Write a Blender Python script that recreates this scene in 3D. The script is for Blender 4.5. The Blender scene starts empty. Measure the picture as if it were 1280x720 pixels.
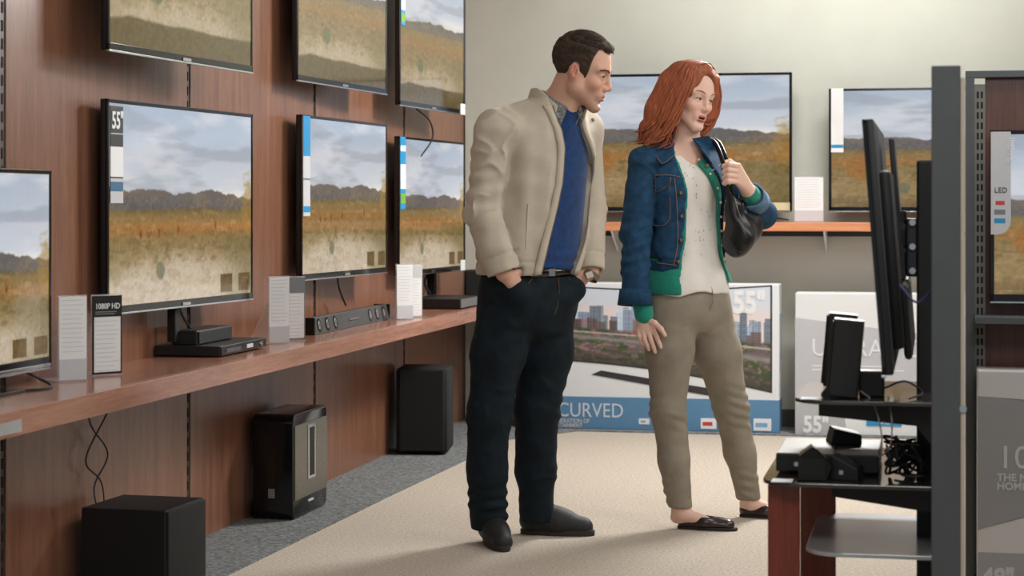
import bpy, bmesh, math, random
import numpy as np
from mathutils import Vector, Matrix, Euler

random.seed(7)
rng = np.random.default_rng(11)
sc = bpy.context.scene
COL = sc.collection
R = math.radians

# ------------------------------------------------------------------ camera, world, lights, exposure
CAM_H = 1.16          # camera height (m)
FPX = 2530.0          # focal length in pixels of the 1280 px wide frame
HOR = 258.0           # pixel row of the horizon
cam_data = bpy.data.cameras.new('camera')
cam = bpy.data.objects.new('camera', cam_data)
COL.objects.link(cam)
cam.location = (0, 0, CAM_H)
cam.rotation_euler = (R(90), 0, 0)
cam_data.sensor_width = 36.0
cam_data.lens = FPX / 1280.0 * 36.0
cam_data.shift_y = -(360.0 - HOR) / 1280.0
cam_data.clip_end = 60
cam_data.dof.use_dof = True
cam_data.dof.focus_distance = 7.1
cam_data.dof.aperture_fstop = 5.0
sc.camera = cam

world = bpy.data.worlds.new('store_ambient')
sc.world = world
world.use_nodes = True
world.node_tree.nodes['Background'].inputs[0].default_value = (0.90, 0.95, 1.0, 1)
world.node_tree.nodes['Background'].inputs[1].default_value = 0.38

sc.view_settings.view_transform = 'Standard'
sc.view_settings.look = 'None'
sc.view_settings.gamma = 1.0
sc.view_settings.use_curve_mapping = False
sc.view_settings.exposure = 0.0


def area_light(name, loc, target, size, size_y, power, color=(1, 0.99, 0.968)):
    l = bpy.data.lights.new(name, 'AREA')
    l.shape = 'RECTANGLE'
    l.size, l.size_y, l.energy, l.color = size, size_y, power, color
    o = bpy.data.objects.new(name, l)
    COL.objects.link(o)
    o.location = loc
    o.rotation_euler = (Vector(target) - Vector(loc)).to_track_quat('-Z', 'Y').to_euler()
    return o


area_light('ceiling_lamp', (1.75, 9.0, 2.93), (0.2, 6.8, 0.6), 0.8, 0.8, 215)
area_light('ceiling_lamp', (1.6, 5.6, 2.93), (0.4, 6.6, 0.6), 1.2, 1.4, 46)
area_light('ceiling_lamp', (3.2, 6.6, 2.93), (1.6, 6.8, 0.6), 1.2, 1.4, 46)
area_light('ceiling_lamp', (0.7, 2.0, 2.93), (0.1, 7.0, 0.9), 1.8, 1.2, 64)
area_light('wall_washer', (1.5, 9.45, 2.93), (1.45, 10.6, 1.9), 1.5, 0.3, 32)


# ------------------------------------------------------------------ helpers
def lin(c):
    c = np.asarray(c, float) / 255.0
    return np.where(c <= 0.04045, c / 12.92, ((c + 0.055) / 1.055) ** 2.4)


def rgba(c):
    return tuple(float(v) for v in lin(c)) + (1.0,)


MATS = {}


def mat(name, color, rough=0.5, metal=0.0, var=0.0, scale=20.0, bump=0.0, bscale=None,
        stretch=(1, 1, 1), spec=0.5, coat=0.0, alpha=1.0, sheen=0.0, sss=0.0, wrinkle=0.0, wscale=22.0):
    if name in MATS:
        return MATS[name]
    m = bpy.data.materials.new(name)
    m.use_nodes = True
    nt = m.node_tree
    b = nt.nodes['Principled BSDF']
    b.inputs['Base Color'].default_value = rgba(color)
    b.inputs['Roughness'].default_value = rough
    b.inputs['Metallic'].default_value = metal
    b.inputs['Specular IOR Level'].default_value = spec
    b.inputs['Coat Weight'].default_value = coat
    b.inputs['Sheen Weight'].default_value = sheen
    if sss:
        b.inputs['Subsurface Weight'].default_value = sss
        b.inputs['Subsurface Radius'].default_value = (0.012, 0.005, 0.003)
        b.inputs['Subsurface Scale'].default_value = 0.6
    b.inputs['Alpha'].default_value = alpha
    if var or bump:
        tc = nt.nodes.new('ShaderNodeTexCoord')
        mp = nt.nodes.new('ShaderNodeMapping')
        mp.inputs['Scale'].default_value = stretch
        nt.links.new(tc.outputs['Object'], mp.inputs['Vector'])
    if var:
        n = nt.nodes.new('ShaderNodeTexNoise')
        n.inputs['Scale'].default_value = scale
        n.inputs['Detail'].default_value = 4
        nt.links.new(mp.outputs[0], n.inputs['Vector'])
        r = nt.nodes.new('ShaderNodeValToRGB')
        c = np.asarray(color, float)
        r.color_ramp.elements[0].position = 0.3
        r.color_ramp.elements[1].position = 0.7
        r.color_ramp.elements[0].color = rgba(np.clip(c * (1 - var), 0, 255))
        r.color_ramp.elements[1].color = rgba(np.clip(c * (1 + var), 0, 255))
        nt.links.new(n.outputs['Fac'], r.inputs[0])
        nt.links.new(r.outputs[0], b.inputs['Base Color'])
    if bump:
        n2 = nt.nodes.new('ShaderNodeTexNoise')
        n2.inputs['Scale'].default_value = bscale or scale
        n2.inputs['Detail'].default_value = 3
        nt.links.new(mp.outputs[0], n2.inputs['Vector'])
        bp = nt.nodes.new('ShaderNodeBump')
        bp.inputs['Strength'].default_value = bump
        bp.inputs['Distance'].default_value = 0.004
        nt.links.new(n2.outputs['Fac'], bp.inputs['Height'])
        nt.links.new(bp.outputs[0], b.inputs['Normal'])
        if wrinkle:                                     # soft cloth creases
            n3 = nt.nodes.new('ShaderNodeTexNoise')
            n3.noise_type = 'RIDGED_MULTIFRACTAL'
            n3.inputs['Scale'].default_value = wscale
            n3.inputs['Detail'].default_value = 1.5
            n3.inputs['Distortion'].default_value = 0.6
            nt.links.new(tc.outputs['Object'], n3.inputs['Vector'])
            b3 = nt.nodes.new('ShaderNodeBump')
            b3.inputs['Strength'].default_value = wrinkle
            b3.inputs['Distance'].default_value = 0.006
            nt.links.new(n3.outputs['Fac'], b3.inputs['Height'])
            nt.links.new(b3.outputs[0], bp.inputs['Normal'])
    MATS[name] = m
    return m


def attr_mat(name, rough=0.5, emit=0.0, bump=0.0, bscale=200, spec=0.5, sss=0.0, sheen=0.0, stretch=(1, 1, 1)):
    """material whose own colour is stored per vertex in the attribute 'col'"""
    if name in MATS:
        return MATS[name]
    m = bpy.data.materials.new(name)
    m.use_nodes = True
    nt = m.node_tree
    b = nt.nodes['Principled BSDF']
    a = nt.nodes.new('ShaderNodeAttribute')
    a.attribute_name = 'col'
    b.inputs['Roughness'].default_value = rough
    b.inputs['Specular IOR Level'].default_value = spec
    b.inputs['Sheen Weight'].default_value = sheen
    if emit:
        b.inputs['Base Color'].default_value = (0.004, 0.004, 0.005, 1)
        nt.links.new(a.outputs['Color'], b.inputs['Emission Color'])
        b.inputs['Emission Strength'].default_value = emit
    else:
        nt.links.new(a.outputs['Color'], b.inputs['Base Color'])
    if sss:
        b.inputs['Subsurface Weight'].default_value = sss
        b.inputs['Subsurface Radius'].default_value = (0.012, 0.005, 0.003)
        b.inputs['Subsurface Scale'].default_value = 0.5
    if bump:
        tc = nt.nodes.new('ShaderNodeTexCoord')
        mp = nt.nodes.new('ShaderNodeMapping')
        mp.inputs['Scale'].default_value = stretch
        nt.links.new(tc.outputs['Object'], mp.inputs['Vector'])
        n2 = nt.nodes.new('ShaderNodeTexNoise')
        n2.inputs['Scale'].default_value = bscale
        nt.links.new(mp.outputs[0], n2.inputs['Vector'])
        bp = nt.nodes.new('ShaderNodeBump')
        bp.inputs['Strength'].default_value = bump
        bp.inputs['Distance'].default_value = 0.003
        nt.links.new(n2.outputs['Fac'], bp.inputs['Height'])
        nt.links.new(bp.outputs[0], b.inputs['Normal'])
    MATS[name] = m
    return m


def tag(o, label=None, cat=None, group=None, kind=None):
    if label:
        o['label'] = label
    if cat:
        o['category'] = cat
    if group:
        o['group'] = group
    if kind:
        o['kind'] = kind
    return o


def thing(name, label, cat, loc=(0, 0, 0), rz=0.0, group=None, tilt=0.0):
    o = bpy.data.objects.new(name, None)
    o.empty_display_size = 0.1
    COL.objects.link(o)
    o.location = loc
    o.rotation_euler = (tilt, 0, rz)
    return tag(o, label, cat, group)


def link_mesh(name, me, m, parent=None, label=None):
    o = bpy.data.objects.new(name, me)
    COL.objects.link(o)
    if m is not None:
        for mm in (m if isinstance(m, (list, tuple)) else [m]):
            me.materials.append(mm)
    o.parent = parent
    if label:
        o['label'] = label
    return o


class MB:
    """collects shapes and links them as one mesh object"""

    def __init__(self):
        self.bm = bmesh.new()

    def box(self, lo, hi, bevel=0.0, seg=2, M=None, mi=0):
        lo, hi = Vector(lo), Vector(hi)
        t = bmesh.new()
        bmesh.ops.create_cube(t, size=1.0)
        c, s = (lo + hi) / 2, hi - lo
        for v in t.verts:
            v.co = Vector((v.co.x * s.x, v.co.y * s.y, v.co.z * s.z)) + c
        if bevel:
            bmesh.ops.bevel(t, geom=list(t.edges), offset=bevel, segments=seg, affect='EDGES', profile=0.5)
        return self._add(t, M, mi)

    def _add(self, t, M=None, mi=0):
        if M is not None:
            bmesh.ops.transform(t, matrix=M, verts=list(t.verts))
        for f in t.faces:
            f.material_index = mi
        me = bpy.data.meshes.new('tmp')
        t.to_mesh(me)
        t.free()
        self.bm.from_mesh(me)
        bpy.data.meshes.remove(me)
        return self

    def cyl(self, p, q, r1, r2=None, n=16, mi=0):
        p, q = Vector(p), Vector(q)
        t = bmesh.new()
        d = q - p
        bmesh.ops.create_cone(t, cap_ends=True, segments=n, radius1=r1, radius2=r1 if r2 is None else r2, depth=d.length)
        M = Matrix.Translation((p + q) / 2) @ d.to_track_quat('Z', 'Y').to_matrix().to_4x4()
        return self._add(t, M, mi)

    def sphere(self, c, r, n=12, mi=0):
        t = bmesh.new()
        bmesh.ops.create_uvsphere(t, u_segments=n, v_segments=max(6, n // 2), radius=1.0)
        r = (r, r, r) if not hasattr(r, '__len__') else r
        return self._add(t, Matrix.Translation(c) @ Matrix.Diagonal((*r, 1)), mi)

    def prism(self, poly, axis, a, b, bevel=0.0, mi=0, M=None):
        """polygon of 2-D points extruded along axis ('x','y','z') from a to b"""
        t = bmesh.new()

        def mk(u, v, w):
            return {'x': (w, u, v), 'y': (u, w, v), 'z': (u, v, w)}[axis]
        vs0 = [t.verts.new(mk(u, v, a)) for u, v in poly]
        vs1 = [t.verts.new(mk(u, v, b)) for u, v in poly]
        n = len(poly)
        t.faces.new(vs0)
        t.faces.new(vs1[::-1])
        for i in range(n):
            t.faces.new((vs0[i], vs1[i], vs1[(i + 1) % n], vs0[(i + 1) % n]))
        bmesh.ops.recalc_face_normals(t, faces=list(t.faces))
        if bevel:
            bmesh.ops.bevel(t, geom=list(t.edges), offset=bevel, segments=2, affect='EDGES', profile=0.5)
        return self._add(t, M, mi)

    def tube(self, pts, r, n=8, mi=0, smooth=True):
        vs, fs = tube_data(pts, r, n, smooth)
        t = bmesh.new()
        bv = [t.verts.new(v) for v in vs]
        for f in fs:
            t.faces.new([bv[i] for i in f])
        return self._add(t, None, mi)

    def build(self, name, m, parent=None, label=None, smooth=False):
        me = bpy.data.meshes.new(name)
        bmesh.ops.recalc_face_normals(self.bm, faces=list(self.bm.faces))
        if smooth:
            for f in self.bm.faces:
                f.smooth = True
        self.bm.to_mesh(me)
        self.bm.free()
        if smooth:
            try:
                me.set_sharp_from_angle(angle=R(40))
            except Exception:
                pass
        return link_mesh(name, me, m, parent, label)


def catmull(pts, per=6):
    P = [np.array(p, float) for p in pts]
    if len(P) < 3:
        return P
    P = [2 * P[0] - P[1]] + P + [2 * P[-1] - P[-2]]
    out = []
    for i in range(1, len(P) - 2):
        for k in range(per):
            t = k / per
            a, b, c, d = P[i - 1], P[i], P[i + 1], P[i + 2]
            out.append(0.5 * ((2 * b) + (c - a) * t + (2 * a - 5 * b + 4 * c - d) * t * t + (3 * b - a - 3 * c + d) * t ** 3))
    out.append(P[-2])
    return out


def tube_data(pts, r, n=8, smooth=True, flat=None):
    """r may be a number or a list (one radius per control point); flat squashes along the second normal"""
    ctrl = [np.array(p, float) for p in pts]
    rr = np.full(len(ctrl), r, float) if not hasattr(r, '__len__') else np.array(r, float)
    if smooth and len(ctrl) > 2:
        P = catmull(ctrl)
        rad = np.interp(np.linspace(0, len(ctrl) - 1, len(P)), np.arange(len(ctrl)), rr)
    else:
        P, rad = ctrl, rr
    vs, fs = [], []
    up = np.array((0.13, 0.21, 0.97))
    T0 = P[1] - P[0]
    if abs(np.dot(T0, up)) > 0.9 * np.linalg.norm(T0):
        up = np.array((0.97, 0.1, 0.1))
    nrm = None
    for i, p in enumerate(P):
        T = P[min(i + 1, len(P) - 1)] - P[max(i - 1, 0)]
        T = T / (np.linalg.norm(T) + 1e-9)
        if nrm is None:
            nrm = np.cross(T, up)
        nrm = nrm - T * np.dot(nrm, T)
        nrm /= (np.linalg.norm(nrm) + 1e-9)
        bi = np.cross(T, nrm)
        for k in range(n):
            a = 2 * math.pi * k / n
            vs.append(tuple(p + rad[i] * (math.cos(a) * nrm + math.sin(a) * bi * (flat or 1.0))))
    m = len(P)
    for i in range(m - 1):
        for k in range(n):
            a, b = i * n + k, i * n + (k + 1) % n
            fs.append((a, b, b + n, a + n))
    fs.append(tuple(range(n))[::-1])
    fs.append(tuple((m - 1) * n + k for k in range(n)))
    return vs, fs


def np_mesh(name, verts, quads, col=None, smooth=True):
    me = bpy.data.meshes.new(name)
    verts = np.asarray(verts, np.float32)
    quads = np.asarray(quads, np.int32)
    k = quads.shape[1]
    me.vertices.add(len(verts))
    me.vertices.foreach_set('co', verts.ravel())
    me.loops.add(quads.size)
    me.loops.foreach_set('vertex_index', quads.ravel())
    me.polygons.add(len(quads))
    me.polygons.foreach_set('loop_start', np.arange(0, quads.size, k, dtype=np.int32))
    if smooth:
        me.polygons.foreach_set('use_smooth', np.ones(len(quads), bool))
    if col is not None:
        a = me.attributes.new('col', 'FLOAT_COLOR', 'POINT')
        c = np.ones((len(verts), 4), np.float32)
        c[:, :3] = col
        a.data.foreach_set('color', c.ravel())
    me.update(calc_edges=True)
    return me


def text_obj(body, size, M, parent, m, name='lettering', bold=0.0, align='LEFT', depth=0.0006, sx=1.0):
    cu = bpy.data.curves.new('text', 'FONT')
    cu.body = body
    cu.size = size
    cu.resolution_u = 3
    cu.offset = bold
    cu.extrude = depth
    cu.align_x = align
    tmp = bpy.data.objects.new('text', cu)
    COL.objects.link(tmp)
    dg = bpy.context.evaluated_depsgraph_get()
    me = bpy.data.meshes.new_from_object(tmp.evaluated_get(dg))
    bpy.data.objects.remove(tmp)
    me.name = name
    me.transform(M @ Matrix.Diagonal((sx, 1, 1, 1)))
    me.materials.clear()
    return link_mesh(name, me, m, parent)


UP = Matrix.Rotation(R(90), 4, 'X')        # text lying in XY -> standing in XZ, read from -Y


def T(x, y, z):
    return Matrix.Translation((x, y, z))


def P(px, py, Y):
    return Vector(((px - 640) * Y / FPX, Y, CAM_H - (py - HOR) * Y / FPX))


def along(base, t, px):
    """distance along the horizontal line base + u*t at which it crosses the sight line of column px"""
    k = (px - 640) / FPX
    return (k * base[1] - base[0]) / (t[0] - k * t[1])


def height(py, Y):
    return CAM_H - (py - HOR) * Y / FPX


# room axes: the left wall runs along WD, its face looks along WN
ANG = math.atan(0.208)
WD = Vector((math.sin(ANG), math.cos(ANG), 0))
WN = Vector((math.cos(ANG), -math.sin(ANG), 0))
W0 = Vector((-2.545, 0, 0))
RWALL = R(90) - ANG                        # rotation that turns local x into WD, local -y into WN
B0 = Vector((1.45, 10.63, 0))
RBACK = -ANG                               # local x -> WN, local -y -> -WD


def WL(s, d, h=0.0):
    return W0 + WD * s + WN * d + Vector((0, 0, h))


def BK(u, d, h=0.0):
    return B0 + WN * u - WD * d + Vector((0, 0, h))


def wl_s(px, d):
    b = W0 + WN * d
    return along(b, WD, px)


def bk_u(px, d):
    b = B0 - WD * d
    return along(b, WN, px)
# ------------------------------------------------------------------ materials of the setting
def wood_mat(name, c_dark, c_light, rough=0.3, axis='z', scale=1.0, spec=0.5, coat=0.0):
    m = bpy.data.materials.new(name)
    m.use_nodes = True
    nt = m.node_tree
    b = nt.nodes['Principled BSDF']
    tc = nt.nodes.new('ShaderNodeTexCoord')
    mp = nt.nodes.new('ShaderNodeMapping')
    st = {'z': (9, 9, 0.5), 'x': (0.5, 9, 9)}[axis]
    mp.inputs['Scale'].default_value = [v * scale for v in st]
    nt.links.new(tc.outputs['Object'], mp.inputs['Vector'])
    n = nt.nodes.new('ShaderNodeTexNoise')
    n.inputs['Scale'].default_value = 3.0
    n.inputs['Detail'].default_value = 6
    n.inputs['Roughness'].default_value = 0.65
    nt.links.new(mp.outputs[0], n.inputs['Vector'])
    mp2 = nt.nodes.new('ShaderNodeMapping')
    mp2.inputs['Scale'].default_value = [v * scale * 6 for v in st]
    nt.links.new(tc.outputs['Object'], mp2.inputs['Vector'])
    n2 = nt.nodes.new('ShaderNodeTexNoise')
    n2.inputs['Scale'].default_value = 4.0
    nt.links.new(mp2.outputs[0], n2.inputs['Vector'])
    mx = nt.nodes.new('ShaderNodeMath')
    mx.operation = 'MULTIPLY_ADD'
    mx.inputs[1].default_value = 0.3
    nt.links.new(n2.outputs['Fac'], mx.inputs[0])
    ml = nt.nodes.new('ShaderNodeMath')
    ml.operation = 'MULTIPLY'
    ml.inputs[1].default_value = 0.7
    nt.links.new(n.outputs['Fac'], ml.inputs[0])
    nt.links.new(ml.outputs[0], mx.inputs[2])
    r = nt.nodes.new('ShaderNodeValToRGB')
    r.color_ramp.elements[0].position = 0.33
    r.color_ramp.elements[1].position = 0.68
    r.color_ramp.elements[0].color = rgba(c_dark)
    r.color_ramp.elements[1].color = rgba(c_light)
    nt.links.new(mx.outputs[0], r.inputs[0])
    nt.links.new(r.outputs[0], b.inputs['Base Color'])
    b.inputs['Roughness'].default_value = rough
    b.inputs['Specular IOR Level'].default_value = spec
    b.inputs['Coat Weight'].default_value = coat
    b.inputs['Coat Roughness'].default_value = 0.15
    MATS[name] = m
    return m


M_WOOD = wood_mat('walnut_panel', (102, 66, 49), (146, 101, 78), rough=0.30)
M_SHELF = wood_mat('shelf_wood', (146, 98, 78), (182, 130, 108), rough=0.2, axis='x', coat=0.4)
M_ORANGE = wood_mat('orange_shelf_wood', (192, 122, 84), (222, 154, 112), rough=0.35, axis='x')
M_CHERRY = wood_mat('cherry_wood', (104, 42, 28), (138, 62, 42), rough=0.3)
M_DARKWOOD = wood_mat('dark_wood', (70, 38, 30), (104, 60, 48), rough=0.35)
M_PAINT = mat('wall_paint', (198, 200, 190), 0.75, var=0.02, scale=3)
M_CEIL = mat('ceiling_paint', (225, 225, 220), 0.9, var=0.01, scale=2)
M_BASE = mat('baseboard_grey', (74, 76, 74), 0.6, var=0.04, scale=8)
M_CARPET = mat('beige_carpet', (182, 170, 155), 0.95, var=0.13, scale=95, bump=0.9, bscale=160, spec=0.1, sheen=0.2)
M_GREYC = mat('grey_carpet', (112, 114, 114), 0.95, var=0.25, scale=70, bump=1.0, bscale=130, spec=0.1)
M_BLACKG = mat('gloss_black', (12, 13, 15), 0.12, spec=0.5)
M_BLACK = mat('matte_black', (17, 18, 20), 0.55, var=0.1, scale=60)
M_BLACKF = mat('speaker_black', (14, 17, 18), 0.7, bump=0.5, bscale=500)
M_DARKMET = mat('dark_metal', (62, 64, 66), 0.45, metal=0.6)
M_GREYMET = mat('grey_painted_metal', (74, 78, 80), 0.5, var=0.03, scale=12)
M_CHROME = mat('chrome_trim', (200, 204, 208), 0.16, metal=1.0)
M_SILVER = mat('brushed_silver', (120, 116, 106), 0.38, metal=0.7, var=0.08, scale=12, stretch=(1, 1, 30))
M_WHITE = mat('white_paper', (232, 233, 235), 0.5, var=0.01, scale=9)
M_LGREY = mat('light_grey_print', (196, 198, 202), 0.5)
M_BLUE = mat('label_blue', (30, 140, 196), 0.4)
M_GREENL = mat('label_green', (120, 170, 60), 0.4)
M_INK = mat('label_black', (28, 28, 30), 0.4)
M_RED = mat('label_red', (196, 60, 60), 0.4)
M_TXTG = mat('label_text_grey', (120, 122, 126), 0.5)


def acrylic():
    m = bpy.data.materials.new('clear_acrylic')
    m.use_nodes = True
    b = m.node_tree.nodes['Principled BSDF']
    b.inputs['Base Color'].default_value = (0.93, 0.93, 0.95, 1)
    b.inputs['Roughness'].default_value = 0.12
    b.inputs['Transmission Weight'].default_value = 0.75
    b.inputs['IOR'].default_value = 1.12
    b.inputs['Alpha'].default_value = 0.85
    return m


M_ACR = acrylic()


def struct(o):
    o['kind'] = 'structure'
    return o


# ------------------------------------------------------------------ setting
fl = MB().box((-6, -1.5, -0.12), (5.5, 13.0, 0.0)).build('floor', M_CARPET)
struct(fl)
# grey carpet border along the left wall, its edge as measured on the ground, then along the back wall
edge = [(-1.30, 4.6), (-0.89, 6.366), (-0.469, 8.175), (-0.205, 9.26), (-0.02, 10.05)]
cb = MB()
pl = [(p[0], p[1]) for p in edge]
far = [(BK(-1.05, 0.42).x, BK(-1.05, 0.42).y), (BK(3.4, 0.42).x, BK(3.4, 0.42).y),
       (BK(3.4, 0.0).x, BK(3.4, 0.0).y), (BK(-1.85, 0.0).x, BK(-1.85, 0.0).y)]
wl = [(WL(4.4, 0).x, WL(4.4, 0).y)]
cb.prism(pl + far + wl, 'z', 0.0, 0.006)
struct(cb.build('trim_1', M_GREYC))

wall = struct(MB().box((3.0, 0.03, 0), (11.45, 0.12, 3.0)).build('wall_left', M_BLACK))
wall.location, wall.rotation_euler = W0, (0, 0, RWALL)
S_UP = [4.23, 5.66, 7.07, 8.51, 9.95, 11.33]
for i in range(len(S_UP) - 1):
    a, b = S_UP[i] + 0.016, S_UP[i + 1] - 0.016
    if i == 4:
        b = 11.36
    for h0, h1 in ((0.0, 0.615), (0.62, 2.98)):
        MB().box((a, 0.0, h0), (b, 0.03, h1), 0.002).build('wood_panel', M_WOOD, wall)
SLOT = mat('slot_black', (10, 10, 11), 0.8)
for s in S_UP[:-1]:
    u = MB().box((s - 0.0155, 0.004, 0.0), (s + 0.0155, 0.03, 2.98)).build('slotted_upright', M_DARKMET, wall)
    k = MB()
    for j in range(58):
        k.box((s - 0.004, 0.002, 0.04 + j * 0.05), (s + 0.004, 0.0045, 0.07 + j * 0.05))
    k = k.build('slot', SLOT, u)
    k['kind'] = 'stuff'

wb = struct(MB().box((-1.74, 0.0, 0), (3.6, 0.12, 3.0)).build('wall_back', M_PAINT))
wb.location, wb.rotation_euler = B0, (0, 0, RBACK)
bb = struct(MB().box((-1.36, -0.014, 0.006), (3.58, 0.0, 0.095), 0.003).build('baseboard_back', M_BASE))
bb.location, bb.rotation_euler = B0, (0, 0, RBACK)
wr = struct(MB().box((-1.0, 0.0, 0), (11.0, 0.12, 3.0)).build('wall_right', M_PAINT))
wr.location, wr.rotation_euler = W0 + WN * 6.9 + WD * 11.3, (0, 0, RWALL + R(180))
cl = struct(MB().box((-6, 0.3, 3.0), (5.5, 13.0, 3.1)).build('ceiling', M_CEIL))


# ------------------------------------------------------------------ screen pictures (what the sets show)
def vnoise(U, V, fx, fy, seed):
    r = np.random.default_rng(seed)
    g = r.random((int(fy) + 4, int(fx) + 4))
    x, y = U * fx, V * fy
    xi, yi = np.floor(x).astype(int), np.floor(y).astype(int)
    fx_, fy_ = x - xi, y - yi
    fx_, fy_ = fx_ * fx_ * (3 - 2 * fx_), fy_ * fy_ * (3 - 2 * fy_)
    xi, yi = np.clip(xi, 0, g.shape[1] - 2), np.clip(yi, 0, g.shape[0] - 2)
    return (g[yi, xi] * (1 - fx_) + g[yi, xi + 1] * fx_) * (1 - fy_) + (g[yi + 1, xi] * (1 - fx_) + g[yi + 1, xi + 1] * fx_) * fy_


def fbm(U, V, fx, fy, seed, octv=4):
    s, a, t = 0, 1.0, 0
    for k in range(octv):
        s = s + a * vnoise(U, V, fx * 2 ** k, fy * 2 ** k, seed + k)
        t += a
        a *= 0.55
    return s / t


def mixc(c, d, m):
    return c + (np.asarray(d, float) - c) * np.clip(m, 0, 1)[..., None]


def sstep(a, b, x):
    t = np.clip((x - a) / (b - a), 0, 1)
    return t * t * (3 - 2 * t)


def savanna(nx, ny, variant):
    u, v = np.meshgrid(np.linspace(0, 1, nx), np.linspace(0, 1, ny))     # v runs from the top down
    hz = {'plain': 0.46, 'slope': 0.36, 'wide': 0.44}[variant]
    # sky
    c = np.zeros((ny, nx, 3)) + np.array((176, 188, 204.0))
    c = mixc(c, (214, 216, 222), sstep(0.0, hz, v) * 0.75)
    cl_ = fbm(u, v, 3, 8, 3)
    c = mixc(c, (212, 214, 220), sstep(0.45, 0.75, cl_) * 0.85)
    c = mixc(c, (158, 165, 176), sstep(0.55, 0.75, fbm(u, v, 2.5, 9, 9)) * 0.6)
    c = mixc(c, (236, 234, 228), sstep(hz - 0.07, hz - 0.01, v) * sstep(0.5, 0.9, u + 0.2 * cl_) * 0.8)
    # mountains
    ridge = hz - 0.030 + 0.045 * (0.5 - fbm(u, v * 0, 7, 1, 21, 6)) * 2 + 0.02 * (u - 0.5)
    if variant == 'slope':
        ridge = hz + 0.05 * (0.5 - fbm(u, v * 0, 5, 1, 25)) * 2
    mt = sstep(0, 0.008, v - ridge)
    mc = mixc(np.zeros((ny, nx, 3)) + np.array((102, 97, 95.0)), (118, 107, 95), sstep(0.4, 0.7, fbm(u, v, 8, 20, 31)))
    c = c * (1 - mt[..., None]) + mc * mt[..., None]
    # plain
    n1, n2, n3 = fbm(u, v, 6, 10, 41), fbm(u, v, 24, 34, 51, 3), fbm(u, v, 14, 46, 61)
    pv = (v - hz) / (1 - hz)
    g = np.zeros((ny, nx, 3)) + np.array((112, 98, 66.0))
    g = mixc(g, (146, 118, 72), sstep(0.1, 0.2, pv) * 0.8)
    g = mixc(g, (158, 112, 60), np.exp(-((pv - 0.31) / 0.06) ** 2) * 0.85)
    g = mixc(g, (140, 118, 76), sstep(0.36, 0.5, pv))
    if variant != 'wide':
        g = mixc(g, (198, 182, 160), sstep(0.40, 0.72, pv + 0.22 * (n1 - 0.5) - 0.25 * np.abs(u - 0.55)))
    else:
        g = mixc(g, (150, 126, 84), sstep(0.45, 0.7, pv + 0.3 * (n1 - 0.5)))
        g = mixc(g, (100, 80, 50), sstep(0.75, 1.0, pv) * 0.6)
    g = mixc(g, (112, 94, 56), sstep(0.52, 0.66, n2) * sstep(0.25, 0.4, pv) * (1 - 0.7 * sstep(0.5, 0.75, pv)) * 0.55)
    g = mixc(g, (204, 176, 130), sstep(0.6, 0.75, n3) * 0.25)
    g = mixc(g, (104, 92, 52), sstep(0.66, 1.0, u + 0.35 * (n1 - 0.5)) * sstep(0.3, 0.5, pv) * 0.55)
    gm = sstep(0.0, 0.012, v - hz - 0.055 * (1 if variant != 'slope' else 1.6) - 0.03 * (n1 - 0.5))
    c = c * (1 - gm[..., None]) + g * gm[..., None]
    # upright tawny animals among the grass and a shrub
    for ux, vy, hh in ((0.2, 0.64, 0.05), (0.32, 0.635, 0.055), (0.45, 0.62, 0.06), (0.72, 0.6, 0.05)):
        if variant == 'plain':
            e = ((u - ux) / 0.016) ** 2 + ((v - vy) / hh) ** 2
            c = mixc(c, (150, 104, 56), (1 - sstep(0.4, 1.2, e)) * 0.85)
            c = mixc(c, (98, 66, 36), (1 - sstep(0.3, 1.0, ((u - ux) / 0.008) ** 2 + ((v - vy - 0.01) / (hh * 0.5)) ** 2)) * 0.7)
    if variant == 'wide':
        for ux, vy, wx, hh in ((0.14, 0.66, 0.09, 0.12), (0.72, 0.62, 0.05, 0.07), (0.55, 0.8, 0.06, 0.05)):
            e = ((u - ux) / wx) ** 2 + ((v - vy) / hh) ** 2
            c = mixc(c, (158, 104, 46), (1 - sstep(0.3, 1.2, e + 0.8 * (n2 - 0.5))) * 0.75)
    if variant == 'slope':
        c = mixc(c, (150, 128, 84), sstep(0.3, 0.5, v) * 0.3)
        c = mixc(c, (84, 68, 30), sstep(0.855, 0.875, v + 0.05 * (n1 - 0.5)) * 0.85 * sstep(-0.1, 0.1, 1 - np.abs(u - 0.3) * 0))  # dark band along the bottom: a screen reflection painted into the picture
        c = mixc(c, (92, 100, 66), (1 - sstep(0.4, 1.1, ((u - 0.3) / 0.05) ** 2 + ((v - 0.72) / 0.06) ** 2 + (n2 - 0.5))) * 0.7)
    else:
        c = mixc(c, (104, 108, 88), (1 - sstep(0.4, 1.1, ((u - 0.33) / 0.035) ** 2 + ((v - 0.84) / 0.05) ** 2 + (n2 - 0.5))) * 0.7)
        e = ((u - 0.99) / 0.08) ** 2 + ((v - 0.5) / 0.2) ** 2
        c = mixc(c, (160, 124, 60), (1 - sstep(0.2, 1.0, e + 1.4 * (n2 - 0.5))) * 0.6)
    if variant == 'plain':       # two small dark brown squares at the lower right
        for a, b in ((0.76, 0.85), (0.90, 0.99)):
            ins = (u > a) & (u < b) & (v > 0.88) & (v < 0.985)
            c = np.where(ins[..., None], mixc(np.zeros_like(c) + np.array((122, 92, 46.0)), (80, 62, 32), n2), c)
    c = c + (fbm(u, v, 90, 60, 71, 2)[..., None] - 0.5) * np.where(v > hz, 26, 4)[..., None]
    return np.clip(c, 0, 255)


PICS = {k: savanna(264, 150, k) for k in ('plain', 'slope', 'wide')}


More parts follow.
